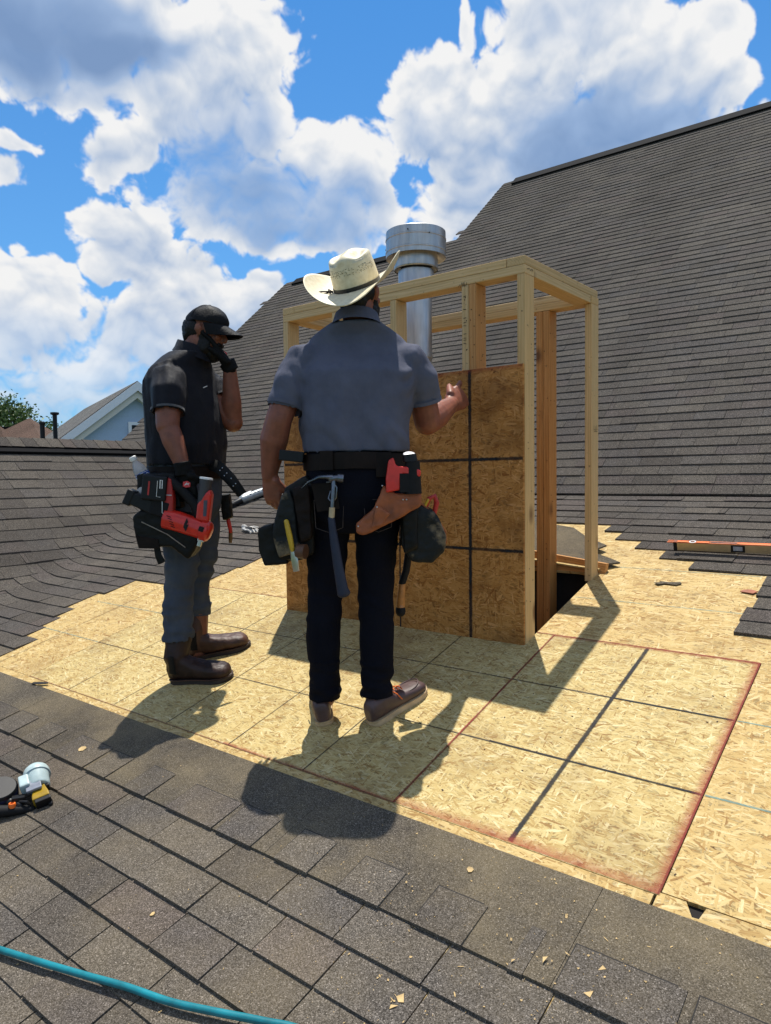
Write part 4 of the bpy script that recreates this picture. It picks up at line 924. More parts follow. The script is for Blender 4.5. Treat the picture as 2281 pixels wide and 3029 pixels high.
# shoes
for (hx,hy,dx,dy) in ((1.6,-3.7,.74,.67),(-5.2,-1.7,-.10,.99)):
    R=footR(dx,dy);o=Vector((hx,hy,gnd(hx,hy)));u=MB();s_=MB();shoe(u,s_,R,o);up_=link('shoe',voxel(u,'shoe',.16,3),M_SHOE,H);link('sole',s_,M_SOLE,up_,smooth=50)
    b=MB();
    for k in range(4):
        q=4.6+k*.75;b.tube([o+R@Vector((q,-.75,4.05-k*.30)),o+R@Vector((q+.15,0,4.25-k*.30)),o+R@Vector((q,.75,4.05-k*.30))],.11,n=6)
    b.tube([o+R@Vector((4.6,-.7,4.1)),o+R@Vector((5.2,-1.5,3.3)),o+R@Vector((5.6,-1.9,2.4))],.10,n=6);b.tube([o+R@Vector((4.6,.5,4.1)),o+R@Vector((4.2,1.3,3.9)),o+R@Vector((5.0,1.7,3.0))],.10,n=6)
    link('lace',b,M_ORANGE if hx>0 else M_LEATH,up_)
    b=MB();rr=[]
    for j in range(19):
        a=-1.9+3.8*j/18;rr.append(o+R@Vector((8.4+2.3*math.cos(a),1.35*math.sin(a),2.62+.10*math.cos(2*a))))
    b.tube(rr,.10,n=6);link('toe_seam',b,M_SHOE,up_)
# straw hat
hat=empty('cowboy_hat',(0,0,0));hat.parent=H
HM=Rz(math.radians(-16))@Ry(math.radians(-8.5))@Rx(math.radians(27));hc=Vector((.55,1.2,65.85))
def crown_pt(a,t):
    rx,ry=3.55,4.35
    if t<=1:
        k=1-.10*t**2;return Vector((rx*k*math.cos(a),ry*k*math.sin(a),4.0*t))
    q=(2-t);k=.90*math.sin(q*math.pi/2)**.75 if q>0 else 0
    x,y=rx*k*math.cos(a),ry*k*math.sin(a);z=4.0+1.25*(1-q**2.4)
    for sx in (-1.55,1.55): z-=1.45*math.exp(-((x-sx)/.85)**2-((y+.5)/2.2)**2)
    z-=.5*math.exp(-(x/.5)**2-((y)/3)**2)*0
    return Vector((x,y,z))
b=MB();n_=64;ts=[0,.12,.25,.5,.75,.92,1.0,1.06,1.12,1.2,1.3,1.4,1.5,1.6,1.7,1.8,1.9,1.97]
b.loft([[hc+HM@crown_pt(2*math.pi*j/n_,t) for j in range(n_)] for t in ts],(False,True));link('crown',b,M_STRAW,hat,smooth=True)
def brim_pt(a,t,dz=0):
    c_,s_=math.cos(a),math.sin(a);rx=3.5+4.75*t;ry=4.3+4.3*t;sd_=abs(c_)**1.7
    return Vector((rx*c_*(1-.10*t*t*sd_),ry*s_,3.3*sd_*t**1.8-.85*abs(s_)**2*t**1.3+dz))
b=MB();tt=[0,.1,.25,.4,.55,.7,.85,.95,1.0]
b.loft([[hc+HM@brim_pt(2*math.pi*j/n_,t,.06) for j in range(n_)] for t in tt]+[[hc+HM@brim_pt(2*math.pi*j/n_,t,-.07) for j in range(n_)] for t in reversed(tt)],(False,False));link('brim',b,M_STRAW,hat,smooth=True)
b=MB();b.loft([[hc+HM@(Vector((3.62*math.cos(a),4.42*math.sin(a),z))) for a in [2*math.pi*j/n_ for j in range(n_)]] for z in (.05,.3,.62,.64)],(False,False));link('hat_band',b,M_BAND,hat,smooth=True)
b=MB();
for dz,l in ((.05,2.6),(-.35,1.9)): b.tube([hc+HM@Vector((-3.5,-1.6,.35)),hc+HM@Vector((-3.9-l*.45,-2.1,.75+dz)),hc+HM@Vector((-4.2-l*.8,-2.7,.85+dz))],.11,n=6)
b.tube([hc+HM@Vector((-3.55,-1.8,.3)),hc+HM@Vector((-3.9,-1.95,.75)),hc+HM@Vector((-3.7,-2.3,.35))],.16,n=6);link('band_bow',b,M_LEATHD,hat,smooth=True)
b=MB();hr=random.Random(2)
for i in range(150):
    a=-math.pi/2+hr.uniform(-1.5,1.5);t=.60+hr.choice((0,.05,.10,.15,.20))+.02*math.sin(a*7);p=crown_pt(a,t)*1.004;p2=crown_pt(a+hr.uniform(.02,.05),t)*1.004;p2.z+=hr.uniform(-.05,.05)
    b.tube([hc+HM@p,hc+HM@p2],.03,n=4,round=False)
link('open_weave',b,M_HOLE,hat,kind='stuff')
# tool belt and its pouches
TB=empty('tool_belt',(0,0,0));TB.parent=H
b=MB();rg=[]
for z,k in ((38.0,1.02),(38.0,1.05),(39.2,1.06),(40.4,1.05),(40.4,1.02)): rg.append([Vector((7.6*k*math.cos(a),-.1+5.75*k*math.sin(a),z+.12*math.sin(a*3))) for a in [2*math.pi*j/48 for j in range(48)]])
b.loft(rg,(False,False));link('belt',b,M_LEATHD,TB,smooth=40)
def bag(name,pts,mat,parent,depth,vs=.22,flat=.35,dn=.0):
    """soft leather pouch: outline pts (x,z) stuffed between two y depths"""
    b=MB();b.poly([(x,z) for x,z in pts],depth[0],depth[1]);b.v=[(x,yy,z) for x,z,yy in b.v]
    me=voxel(b,name,vs,16,.6,disp=lambda p:.16*nz(p[0]*.5,p[1]*.5,p[2]*.5+dn)+.07*nz(p[0]*1.5,p[1]*1.5,p[2]*1.5));return link(name,me,mat,parent)
p1_=bag('pouch',[(-10.45,35.4),(-7.25,37.2),(-6.15,36.2),(-6.15,25.6),(-8.75,24.6),(-11.45,24.9),(-12.45,28.0),(-11.65,31.0),(-10.65,32.6)],M_POUCH,TB,(-4.6,1.2))
bag('outer_pocket',[(-14.45,29.6),(-11.95,30.2),(-10.65,27.2),(-9.95,24.2),(-13.55,23.9),(-14.45,26.5)],M_POUCH,TB,(-4.4,.4),dn=3)
bag('outer_pocket',[(-10.65,34.6),(-9.45,35.4),(-8.65,33.0),(-8.25,26.0),(-11.25,25.2),(-12.25,28.5),(-11.55,31.5)],M_SCUFF,TB,(-5.3,-3.6),dn=9)
bag('tool_sleeve',[(-9.05,35.6),(-6.45,36.0),(-6.25,28.0),(-8.05,27.2)],M_LEATHD,TB,(-6.0,-4.2))
b=MB();b.box((-9.4,-2.5,40.1),(3.6,1.6,1.6),Ry(.12));link('phone_holster',b,M_BLK,TB,bevel=.15)
b=MB();b.tube([(-8.4,-5.6,26.3),(-7.2,-6.0,26.2)],[1.05,1.1],n=18,round=False);link('tape_roll',b,simple('brown_tape_roll',(.09,.04,.02),.5),TB,smooth=40)
p2_=bag('pouch',[(6.6,31.8),(8.8,33.2),(11.6,31.8),(13.3,28.2),(13.0,25.9),(11.2,24.1),(8.2,24.4),(6.7,26.6)],M_SCUFF,TB,(-5.2,.8),dn=5)
bag('outer_pocket',[(6.6,31.8),(9.3,32.8),(9.0,26.4),(7.0,25.6)],M_POUCH,TB,(-5.9,-4.2),dn=7)
b=MB();b.tube([(9.6,-4.9,32.9),(11.7,-4.6,31.2),(13.2,-4.0,28.6),(13.3,-3.6,27.0)],.14,n=6);link('rim_binding',b,M_LEATH,TB)
hol=bag('holster',[(4.2,35.6),(6.0,34.4),(9.5,34.9),(9.5,32.6),(6.2,30.8),(1.2,28.5),(.2,28.9),(.1,30.2),(2.6,32.2),(3.6,34.2)],M_LEATH,TB,(-7.4,-5.9),.2,dn=2)
bag('holster_pocket',[(3.1,32.9),(5.2,31.7),(3.9,29.9),(2.2,29.4)],M_LEATH,TB,(-7.75,-7.1),.18,dn=8)
b=MB()
for x,z in ((.5,29.9),(3.2,32.6),(6.9,33.6),(7.4,33.6),(4.0,35.6)): b.ell((x,-7.75 if z<33 else -7.6,z),(.14,.14,.14),n=8)
link('rivets',b,M_STEEL,TB,smooth=True,kind='stuff')
b=MB();b.poly([(-6.2,36.0),(-2.6,36.2),(-2.2,32.4),(-5.4,31.9)],-.1,.1);b.v=[(x,-6.35+yy,z) for x,z,yy in b.v];link('hammer_holder',b,M_LEATHD,TB,bevel=.05)
b=MB();b.tube([(-3.9,-6.9,36.2),(-3.0,-7.2,36.3),(-2.5,-7.2,35.4),(-2.6,-7.1,34.0),(-3.2,-7.0,33.2),(-3.7,-6.9,33.9),(-3.4,-6.9,34.9)],.13,n=8);link('carabiner',b,M_DSTEEL,TB,smooth=True)
b=MB();b.box((-4.0,-5.9,39.3),(1.9,.3,2.8));b.box((4.2,-5.5,38.6),(2.2,.4,3.6));link('belt_loop',b,M_LEATHD,TB,bevel=.08,kind='stuff')
# things hanging on him (each its own)
def tool(name,label,cat,person_,off=(0,0,0),group=None):
    r=person_.matrix_basis if False else None
    o=empty(name,(0,0,0),label=label,category=cat,group=group);q=Vector(off);R=Rz(-YAW)
    o.location=person_.location+(R@q)*I;o.rotation_euler=(0,0,-YAW);return o
def shift(mb,off,k=1.0):
    mb.v=[(x*k-off[0],y*k-off[1],z*k-off[2]) for x,y,z in mb.v];return mb
hm=(-2.6,-7.2,26.0)
t=tool('hammer','claw hammer with navy rubber grip hanging behind the hat wearer','hammer',H,hm)
b=MB();b.tube([(-2.35,-7.1,36.8),(-1.5,-7.1,36.7)],[.62,.66],n=14,round=False);b.tube([(-3.3,-7.1,36.7),(-2.3,-7.1,36.8)],[.5,.42],n=12);b.tube([(-3.2,-7.1,36.9),(-5.0,-7.15,36.95),(-6.4,-7.1,36.3),(-7.5,-7.0,35.4)],[(.42,.5),(.28,.6),(.16,.55),(.06,.45)],n=10,side=(0,0,1));b.tube([(-2.9,-7.1,36.5),(-3.15,-7.1,33),(-3.3,-7.1,30.8)],[.34,.30,.34],n=10)
link('head',shift(b,hm),M_DSTEEL,t,smooth=45)
b=MB();b.tube([(-3.2,-7.1,32.6),(-3.35,-7.1,30.6)],.42,n=10,round=False);link('taped_neck',shift(b,hm),simple('dirty_tape',(.42,.33,.20),.7),t,smooth=45)
b=MB();b.tube([(-3.35,-7.1,31.0),(-3.0,-7.2,28),(-2.5,-7.4,24.5),(-1.9,-7.5,21),(-1.7,-7.5,20.3)],[(.5,.44),(.62,.5),(.7,.52),(.82,.58),(.95,.6)],n=14,side=(1,0,0));link('grip',shift(b,hm),M_BLUE,t,smooth=45)
dv=(7,-7.5,37)
t=tool('impact_driver','red impact driver with dark battery seated in the tan leather holster','drill',H,dv)
b=MB();b.poly([(4.5,36.6),(4.9,39.2),(5.6,39.6),(6.0,38.4),(8.8,38.1),(9.5,37.6),(9.4,36.8),(7.0,37.2),(6.6,36.6),(6.5,35.0),(4.5,34.6)],-8.1,-6.6);b.v=[(x,yy,z) for x,z,yy in b.v];link('casing',shift(b,dv),M_RED,t,bevel=.22)
b=MB();b.tube([(8.35,-7.3,34.4),(8.3,-7.3,39.0)],[(1.25,1.0),(1.05,.95)],n=16,round=False);b.box((7.1,-7.6,36.0),(1.3,1.1,2.6));link('motor_housing',shift(b,dv),M_RUB,t,smooth=40)
b=MB();b.tube([(8.0,-7.3,39.0),(7.9,-7.3,40.0)],[(1.05,.95),(.95,.85)],n=20,round=False);link('end_cap',shift(b,dv),M_BLK,t,smooth=40)
b=MB();b.ell((7.85,-7.4,40.05),(.86,.75,.12),Rx(.5));link('round_sticker',shift(b,dv),[simple('sticker_white',(.7,.66,.68),.4,bmp=0)],t,smooth=True)
ys=(-9.4-.5,-5.6,27)
t=tool('pry_chisel','yellow handled chisel standing in the black left pouch','chisel',H,ys)
b=MB();b.tube([(-9.9,-6.1,30.6),(-9.5,-6.1,28.6),(-9.1,-6.1,26.4)],[(.36,.34),(.42,.38),(.34,.32)],n=10);link('handle',shift(b,ys),M_YEL,t,smooth=40)
b=MB();b.tube([(-9.15,-6.1,26.6),(-8.85,-6.1,25.2),(-8.6,-6.1,23.4)],[(.34,.3),(.5,.16),(.45,.06)],n=8,side=(1,0,0));link('blade',shift(b,ys),M_STEEL,t,smooth=40)
ah=(7.28,2.50,20.63)
t=tool('hammer','long hammer with black and orange wooden handle hanging below the right pouch','hammer',H,ah)
b=MB();b.tube([(6.92,2.50,20.53),(6.71,2.50,18.38),(6.56,2.50,16.43),(6.56,2.50,15.92)],[(.52,.5),(.6,.55),(.72,.6),(.6,.5)],n=12);b.tube([(6.56,2.50,16.43),(6.56,2.50,15.72)],.7,n=12);link('handle',shift(b,ah),M_WOODH,t,smooth=40)
b=MB();b.tube([(7.99,2.50,25.34),(7.53,2.50,22.16),(6.87,2.50,20.22)],[.6,.58,.56],n=12);b.tube([(6.56,2.50,16.03),(6.56,2.50,15.62)],.78,n=12);b.box((8.20,2.50,26.77),(3.4,1.2,1.3));link('neck',shift(b,ah),M_RUB,t,smooth=40)
rb=(11.2,-4.4,33)
t=tool('snips','red handled snips sticking out of the right scuffed pouch','snips',H,rb)
b=MB();b.tube([(9.9,-4.3,31.5),(10.8,-4.4,33.6),(11.6,-4.4,34.0),(11.9,-4.3,33.0),(11.5,-4.2,31.2)],[.3,.36,.38,.4,.35],n=10);link('handle',shift(b,rb),M_REDD,t,smooth=True)
b=MB();b.tube([(9.7,-4.6,31.6),(10.6,-4.7,33.4)],.22,n=8);link('lever',shift(b,rb),M_YEL,t,smooth=True)
# ======== the man in the black cap, side on, gloved hand at his face
Cp=person((-52.37,-26.5,-26.9*PITCH),'man in black cap, black polo and faded jeans with gloved hand over his face')
TR=Matrix(((-.42,.906,0),(-.906,-.42,0),(0,0,1)))      # columns: his right, his front
TR=Matrix((Vector((-.42,-.906,0)),Vector((.906,-.42,0)),Vector((0,0,1)))).transposed()
tc=(-4.4,2.2)
sR,eR2,wR2=(-5.34,-4.20,56.94),(-4.72,-7.20,46.07),(-1.74,-8.40,38.29)
sL,eL2,wL2=(-2.64,8.00,58.43),(4.33,4.60,47.36),(4.43,2.20,57.64)
hc2=(.15,2.1,64.1);HR2=Rz(math.radians(-97))@Rx(math.radians(-13))
b=MB();rings_tube(b,[(31,0,0,6.6,5.2),(40,0,.2,7.4,5.4),(50,0,.2,8,5.2),(54,0,0,6.8,3.9),(58,0,.6,4.4,2.6)],TR,tc)
b.tube([(-2.9,2.2,57.8),(-1.0,2.2,62.3)],[(2.4,2.4),(2.7,2.8)],n=18)
head(b,hc2,HR2,1.1)
sRi=Vector(sR)*.70+Vector((tc[0],tc[1],51.5))*.30;sLi=Vector(sL)*.70+Vector((tc[0],tc[1],51.5))*.30
b.tube([sRi,(Vector(sR)+Vector(eR2))*.5,eR2],[2.2,2.35,2.05],n=16);b.tube([eR2,(Vector(eR2)*.66+Vector(wR2)*.34),wR2],[1.85,1.95,1.18],n=16)
hand(b,wR2,(.10,.05,-.99),(.30,.95,.05),(.95,-.2,.1),(1.0,1.1,1.2,1.3),thumb=(.5,.5,.7))
b.tube([sLi,eL2],[2.5,1.9],n=16);b.tube([eL2,Vector(eL2)*.62+Vector(wL2)*.38,wL2],[1.75,1.85,1.2],n=16)
fL=Vector((-.50,-.18,.85));hand(b,wL2,fL,(-.86,-.05,-.50),(.0,-1,.05),(.30,.34,.38,.42),thumb=(.95,.15,.35),spread=.02)
for hx,hy,kx,ky,ax,ay,az in ((-5.2,-.8,-5.1,-1.4,-5.5,-1.8,1.5),(-2.9,5.4,-3.6,6.5,-4.1,7.0,2)): b.tube([(hx,hy,35),((hx+kx)/2+.4,(hy+ky)/2,27),(kx,ky,19),((kx+ax)/2,(ky+ay)/2,11),(ax,ay,az)],[3.2,2.7,2.2,2.0,1.6],n=14)
link('body',voxel(b,'body',.17,3),M_SKIN2,Cp);eyes(hc2,HR2,Cp)
hairmass('hair',[((0,-1.3,.2),(3.05,3.3,2.9)),((0,-2.6,-1.1),(2.5,1.5,1.9))],hc2,HR2,Cp,2)
hairmass('beard',[((0,2.0,-3.6),(2.0,1.85,1.75)),((-2.0,.7,-2.5),(.9,1.6,1.9)),((2.0,.7,-2.5),(.9,1.6,1.9)),((-2.45,.2,-.6),(.5,.7,1.3)),((2.45,.2,-.6),(.5,.7,1.3)),((0,3.2,-1.9),(1.4,.65,.5))],hc2,HR2,Cp,5)
# gloves
b=MB();G=1.2
hand(b,wR2,(.10,.05,-.99),(.30,.95,.05),(.95,-.2,.1),(1.0,1.1,1.2,1.3),thumb=(.5,.5,.7),k=1.35);b.tube([Vector(wR2)+Vector((-.25,-.1,1.3)),Vector(wR2)+Vector((.1,.05,-.99))*1.0],[1.52,1.55],n=18,round=False)
g1=link('glove',voxel(b,'glove',.13,3,disp=lambda p:.06*nz(p[0]*1.6,p[1]*1.6,p[2]*1.6)),M_GLOVE,Cp)
b=MB();hand(b,wL2,fL,(-.86,-.05,-.50),(.0,-1,.05),(.22,.26,.30,.34),thumb=(.95,.15,.35),spread=.03,k=1.28);b.tube([Vector(wL2)-fL*.9,Vector(wL2)+fL*1.0],[1.45,1.6],n=18,round=False)
g2=link('glove',voxel(b,'glove',.13,3,disp=lambda p:.06*nz(p[0]*1.6,p[1]*1.6,p[2]*1.6)),M_GLOVE,Cp)
def patchlogo(parent,c,x,z,w,h):
    R=axes(x,z);b=MB();pts=[(-.5,-.3),(-.1,-.5),(.45,-.4),(.5,.2),(.1,.5),(-.45,.35)]
    b.poly([(px*w,py*h) for px,py in pts],-.05,.05);b.v=[tuple(Vector(c)+R@Vector(v)) for v in b.v];o=link('red_emblem',b,M_RED,parent,bevel=.03)
    b=MB();R2=R
    for q in (((-.25,-.15),(.0,.18)),((.0,.18),(.22,-.12)),((-.1,-.05),(.3,.12))):
        p0=Vector(c)+R@Vector((q[0][0]*w,q[0][1]*h,.07));p1=Vector(c)+R@Vector((q[1][0]*w,q[1][1]*h,.07));b.tube([p0,p1],.06,n=5)
    link('pale_stroke',b,M_WHITE,o)
patchlogo(g1,Vector(wR2)+Vector((.75,-1.2,-2.6)),(1,.3,0),(.35,-.93,.1),1.3,1.2)
patchlogo(g2,Vector(wL2)+fL*2.2+Vector((.35,-.45,.15))*1.3,(.3,.1,.9),(.8,-.55,.2),1.5,1.2)
# shirt
def fold3(p):
    x,y,z=p;low=max(0,min(1,(55-z)/8))
    a=.40*nz(x*.2+2,y*.2,z*.08)*low+.55*max(0,nz(x*.30+z*.22,y*.3-z*.1,z*.12+3))*low+.12*nz(x*.5,y*.5,z*.4)
    if y<-4: a+=.34*nz(x*.7,y*.4,z*.10+4)
    return a
b=MB();rings_tube(b,[(39.0,0,.3,8.05,6.2),(43,0,.6,8.1,6.3),(47,0,.4,8.2,6.1),(51,0,.1,8.5,5.7),(54.5,0,-.2,8.6,5.0),(57.2,0,.1,7.2,4.2),(59.2,.1,1.0,5.0,3.6),(60.2,.2,1.7,3.4,3.2)],TR,tc)
d1=(Vector(eR2)-Vector(sR));h1=Vector(sR)+d1*.80
b.tube([Vector(sR)*.6+Vector((tc[0],tc[1],52.6))*.4,Vector(sR)+Vector((.1,.4,-2.4)),Vector(sR)+d1*.45,h1],[2.8,3.1,3.0,2.75],n=18,round=False)
d2=(Vector(eL2)-Vector(sL));h2=Vector(sL)+d2*.62
b.tube([Vector(sL)*.6+Vector((tc[0],tc[1],52.6))*.4,Vector(sL)+Vector((0,-.4,-2.2)),Vector(sL)+d2*.42,h2],[2.8,3.0,2.9,2.6],n=18,round=False)
sh2=garment('polo_shirt',voxel(b,'polo_shirt',.27,4,disp=fold3,open_ends=[(h1-d1.normalized()*.7,d1,4.3),(h2-d2.normalized()*.7,d2,4),((tc[0],tc[1],39.5),(0,0,-1),12)],thick=.14),M_POLOB,Cp)
collar(sh2,(-2.2,2.3,60.6),Rz(math.radians(-115))@Rx(math.radians(-12)),M_POLOB,(3.25,3.35),1.4)
b=MB()
for c_,d_,r_ in ((h1,d1,2.97),(h2,d2,2.72)):
    d_=d_.normalized();b.tube([c_-d_*.75,c_-d_*.35],[r_,r_],n=24,cap=(False,False),round=False)
link('sleeve_hem',b,cloth_mat('hem_grey',(.075,.078,.085)),sh2,smooth=True,kind='stuff')
b=MB();b.box((0,0,0),(.9,.12,.12));link('chest_mark',b,M_WHITE,sh2,loc=(1.0,-2.9,53.3),rot=(0,-.3,-.35))
# jeans, bunched over the boots
def fold4(p):
    x,y,z=p
    w_=max(0,1-abs(z-17.5)/6)+1.2*max(0,1-abs(z-8.5)/5)
    return .16*w_*math.sin(z*1.9+x*.4+4*nz(x*.22,y*.22,z*.22))+.14*nz(x*.3,y*.3,z*.4)+(.50*nz(x*.25,y*.25+5,z*.7) if z<12 else .40*nz(x*.25+z*.25,y*.3,z*.55) if 13<z<23 else .12*nz(x*.3,y*.3,z*.25))
b=MB();rings_tube(b,[(28.5,0,0,5.6,4.4),(31,0,0,7.2,5.4),(35,0,-.2,7.7,5.9),(38.5,0,0,7.6,5.8),(41,0,.2,7.5,5.7)],TR,tc)
nl=[(-5.4,-.8,35),(-4.7,-1.3,27),(-4.5,-1.5,21),(-5.3,-1.6,15.5),(-5.5,-1.8,11),(-5.5,-1.8,8.6),(-5.6,-1.8,6.6)]
flg=[(-3.0,5.4,35),(-2.5,6.0,27),(-2.9,6.4,21),(-4.0,6.7,15.5),(-4.0,6.9,11.5),(-4.1,7.0,9.7)]
b.tube(nl,[3.9,3.65,3.15,2.75,2.75,2.75,2.95],n=20,round=False);b.tube(flg,[3.9,3.5,2.9,2.5,2.4,2.5],n=20,round=False)
link_j=garment('jeans',voxel(b,'jeans',.24,4,disp=fold4,open_ends=[((-5.6,-1.8,6.9),(0,0,-1),4),((-4.1,7,10.0),(0,0,-1),3.6)],thick=.12),M_JEAN,Cp)
for (hx,hy,dx,dy,sx,sy,zt_,rr_,bl) in ((-7.0,-1.3,.975,-.22,-5.2,-1.75,8.6,2.5,0),(-6.2,7.0,.985,.17,-4.1,7.1,12,2.1,1)):
    R=footR(dx,dy);o=Vector((hx,hy,gnd(hx,hy)));u=MB();s_=MB();shoe(u,s_,R,o,12.5,1.2,1.25,.9)
    u.tube([o+R@Vector((2.2,0,2.4)),o+R@Vector((2.1,0,5)),Vector((sx,sy,zt_-1)),Vector((sx,sy,zt_))],[2.0,2.2,rr_-.05,rr_+.1],n=18,round=False)
    bo=link('boot',voxel(u,'boot',.18,4,disp=lambda p:.10*nz(p[0]*.6,p[1]*.6,p[2]*.8)+.05*nz(p[0]*2,p[1]*2,p[2]*2)),M_BOOTL if bl else M_BOOT,Cp);link('sole',s_,M_SOLED,bo,smooth=50)
    b=MB()
    for sg in (-1,1): b.tube([o+R@Vector((1.9,sg*1.98,2.6)),o+R@Vector((2.3,sg*2.12,4.6)),o+R@Vector((2.6,sg*2.2,6.2))],[(.06,.7),(.06,.55),(.06,.6)],n=8,side=R@Vector((0,1,0)))
    link('elastic_gusset',b,M_RUB,bo,smooth=40,kind='stuff')
    b=MB();rr=[o+R@Vector((x,y,.98)) for x,y in ((-.02,0),(.3,-1.2),(1.5,-1.78),(4.5,-1.78),(7,-2.0),(9.2,-2.28),(11,-1.95),(12.2,-.9),(12.55,0),(12.2,.9),(11,1.95),(9.2,2.28),(7,2.0),(4.5,1.78),(1.5,1.78),(.3,1.2),(-.02,0))];b.tube(rr,.10,n=6);link('welt',b,M_BOOTL,bo)
# cap
cap_=empty('cap',(0,0,0));cap_.parent=Cp;CR=HR2@Rx(math.radians(3));cc=Vector(hc2)+HR2@Vector((0,-.1,1.55))
b=MB();patch(b,cc,(3.35,4.05,3.45),CR,lambda d:d.z>-.02,n=48,m=40)
def capform(v):
    q=CR.transposed()@(Vector(v)-cc);f=max(0,q.y/4.05);up=max(0,q.z/3.45)
    q.y+=.55*f*up*1.6*(1-up*.55);q.z+=.22*f*up-.45*max(0,-q.y/4.05)*up;q.x*=1-.04*up
    q+=Vector((.10*nz(q.x*.8,q.y*.8,q.z*.8),.14*nz(q.x*.7,q.y*.7+3,q.z*.9),.20*nz(q.x*.6+5,q.y*.6,q.z*.6)));return tuple(cc+CR@q)
b.v=[capform(v) for v in b.v];link('crown',b,M_CAPM,cap_,smooth=True)
b=MB();rg=[]
for k in range(9):
    t=k/8;row=[]
    for z in (.07,-.07): 
        r_=[]
        for j in range(25):
            a=math.radians(8+164*j/24);x=3.3*math.cos(a)*(1-.06*t);y=4.0*math.sin(a)+3.2*t*math.sin(a)**.7;r_.append(cc+CR@Vector((x,y,.10-1.35*t-.10*x*x*(.35+.6*t)+z)))
        row.append(r_)
    rg.append(row[0]+row[1][::-1])
b.loft(rg);link('visor',b,M_CAPM,cap_,smooth=40)
b=MB();b.ell(cc+CR@Vector((0,0,3.45)),(.35,.35,.18),n=8);link('button',b,M_CAPM,cap_,smooth=True)
b=MB()
for j in range(6):
    a=math.pi/6+j*math.pi/3;b.tube([cc+CR@Vector((3.38*math.cos(a)*math.cos(e),4.08*math.sin(a)*math.cos(e),3.48*math.sin(e))) for e in [q*.15 for q in range(1,11)]],.05,n=5)
link('panel_seams',b,M_CAPM,cap_,kind='stuff')
# belt, pouch and tail of the belt
TB2=empty('tool_belt',(0,0,0));TB2.parent=Cp
b=MB();rg=[]
for z,k in ((36.6,1.0),(36.6,1.03),(37.8,1.04),(38.9,1.03),(38.9,1.0)): rg.append([Vector((tc[0],tc[1],z))+TR@Vector((7.7*k*math.cos(a),6.0*k*math.sin(a),0)) for a in [2*math.pi*j/48 for j in range(48)]])
b.loft(rg,(False,False));link('belt',b,M_LEATHD,TB2,smooth=40)
b=MB();b.tube([(1.4,-1.0,39.2),(3.0,-2.0,38.6),(5.2,-2.6,36.4),(7.2,-2.8,33.7)],[(.18,1.15),(.18,1.15),(.17,1.1),(.15,.9)],n=8,side=(.2,-.95,.2));tl=link('belt_tail',b,M_POUCH,TB2,smooth=50)
b=MB()
for k in range(4):
    for s_ in (-.4,.4): q=Vector((3.4,-2.35,38.3)).lerp(Vector((5.9,-2.85,35.4)),k/3)+Vector((.55,0,.55))*s_;b.ell(q,(.14,.10,.14),n=6)
link('eyelets',b,M_STEEL,tl,kind='stuff')
bag('pouch',[(-11.0,30.2),(-9.0,31.4),(-1.5,30.6),(.6,29.0),(1.0,26.6),(-.2,23.8),(-1.2,22.4),(-4.2,24.8),(-9.6,24.6),(-10.2,26.2)],M_POUCH,TB2,(-9.4,-4.6),dn=1)
bag('pouch',[(-10.6,37.6),(-3.5,37.8),(-2.6,31.5),(-10.0,31)],M_POUCH,TB2,(-7.6,-4.8),dn=4)
b=MB();b.poly([(-10.2,26.9),(-6.3,26.2),(-6.0,24.5),(-9.7,24.6)],-.15,.15);b.v=[(x,-9.45+yy,z) for x,z,yy in b.v];link('leather_trim',b,M_LEATHD,TB2,bevel=.06)
b=MB();b.tube([(-7.0,-8.2,25),(-6.7,-8.3,23.2),(-6.1,-8.4,21.9)],[(.55,.12),(.6,.12),(.7,.12)],n=8,side=(1,0,0));link('hanging_strap',b,M_POUCH,TB2,smooth=40)
b=MB();b.tube([(-9.0,-9.55,29.2),(-4.6,-9.6,27.0),(-1.6,-9.5,24.7)],.09,n=6);link('seam_cord',b,simple('pale_cord',(.25,.22,.18),.7,bmp=0),TB2)
bag('pouch',[(1.21,6.00,33.46)[::2],(3.10,6.00,33.67)[::2],(3.62,6.00,28.86)[::2],(1.63,6.00,28.24)[::2]],M_POUCH,TB2,(5.0,7.2),dn=6)
# ---- red framing nailer in his right hand
NK=.932;NO=Vector((2.26,-9.2,2.5));nof=(-1.5,-9,31)
nl_=tool('framing_nailer','red and black cordless nailer held low in the capped man\'s gloved hand','nail gun',Cp,nof)
def nput(name,b,mat,parent=None,**k):
    b.v=[(x*NK+NO.x-nof[0],y*NK+NO.y-nof[1],z*NK+NO.z-nof[2]) for x,y,z in b.v];return link(name,b,mat,parent or nl_,**k)
b=MB();b.tube([(-7.9,0,29.3),(-5.5,0,28.7),(-1,0,27.1),(-.6,0,26.9)],[1.9,1.95,1.8,1.85],n=24,round=False);hs=nput('barrel_housing',b,M_RED,smooth=40)
b=MB();b.tube([(-1.1,0,27.05),(-.9,0,27.0),(.1,0,26.65),(.5,0,26.5),(.75,0,26.4)],[1.9,2.05,2.0,1.7,1.2],n=24,round=False);nput('front_housing',b,M_RED,hs,smooth=40)
b=MB();b.box((-.6,-1.95,27.3),(.95,.3,.95),Ry(.35));b.box((-.6,-2.05,27.3),(.4,.3,.4),Ry(.35));nput('bolt_plate',b,M_BLK,hs,bevel=.05,kind='stuff')
b=MB()
P_=[(-3.7,28.4),(-3.2,29.4),(-3.0,28.7),(-3.3,28.1),(-2.9,28.2),(-3.5,26.9),(-3.9,27.7)];b.poly(P_,-.04,.04);b.v=[(x,-1.92+yy,z) for x,z,yy in b.v];nput('bolt_emblem',b,M_BLK,hs)
b=MB()
for q in range(5): b.tube([(-6.9+q*.18,-1.93+.02*q,29.9-q*.5),(-6.2+q*.18,-1.95,29.6-q*.5)],.07,n=5)
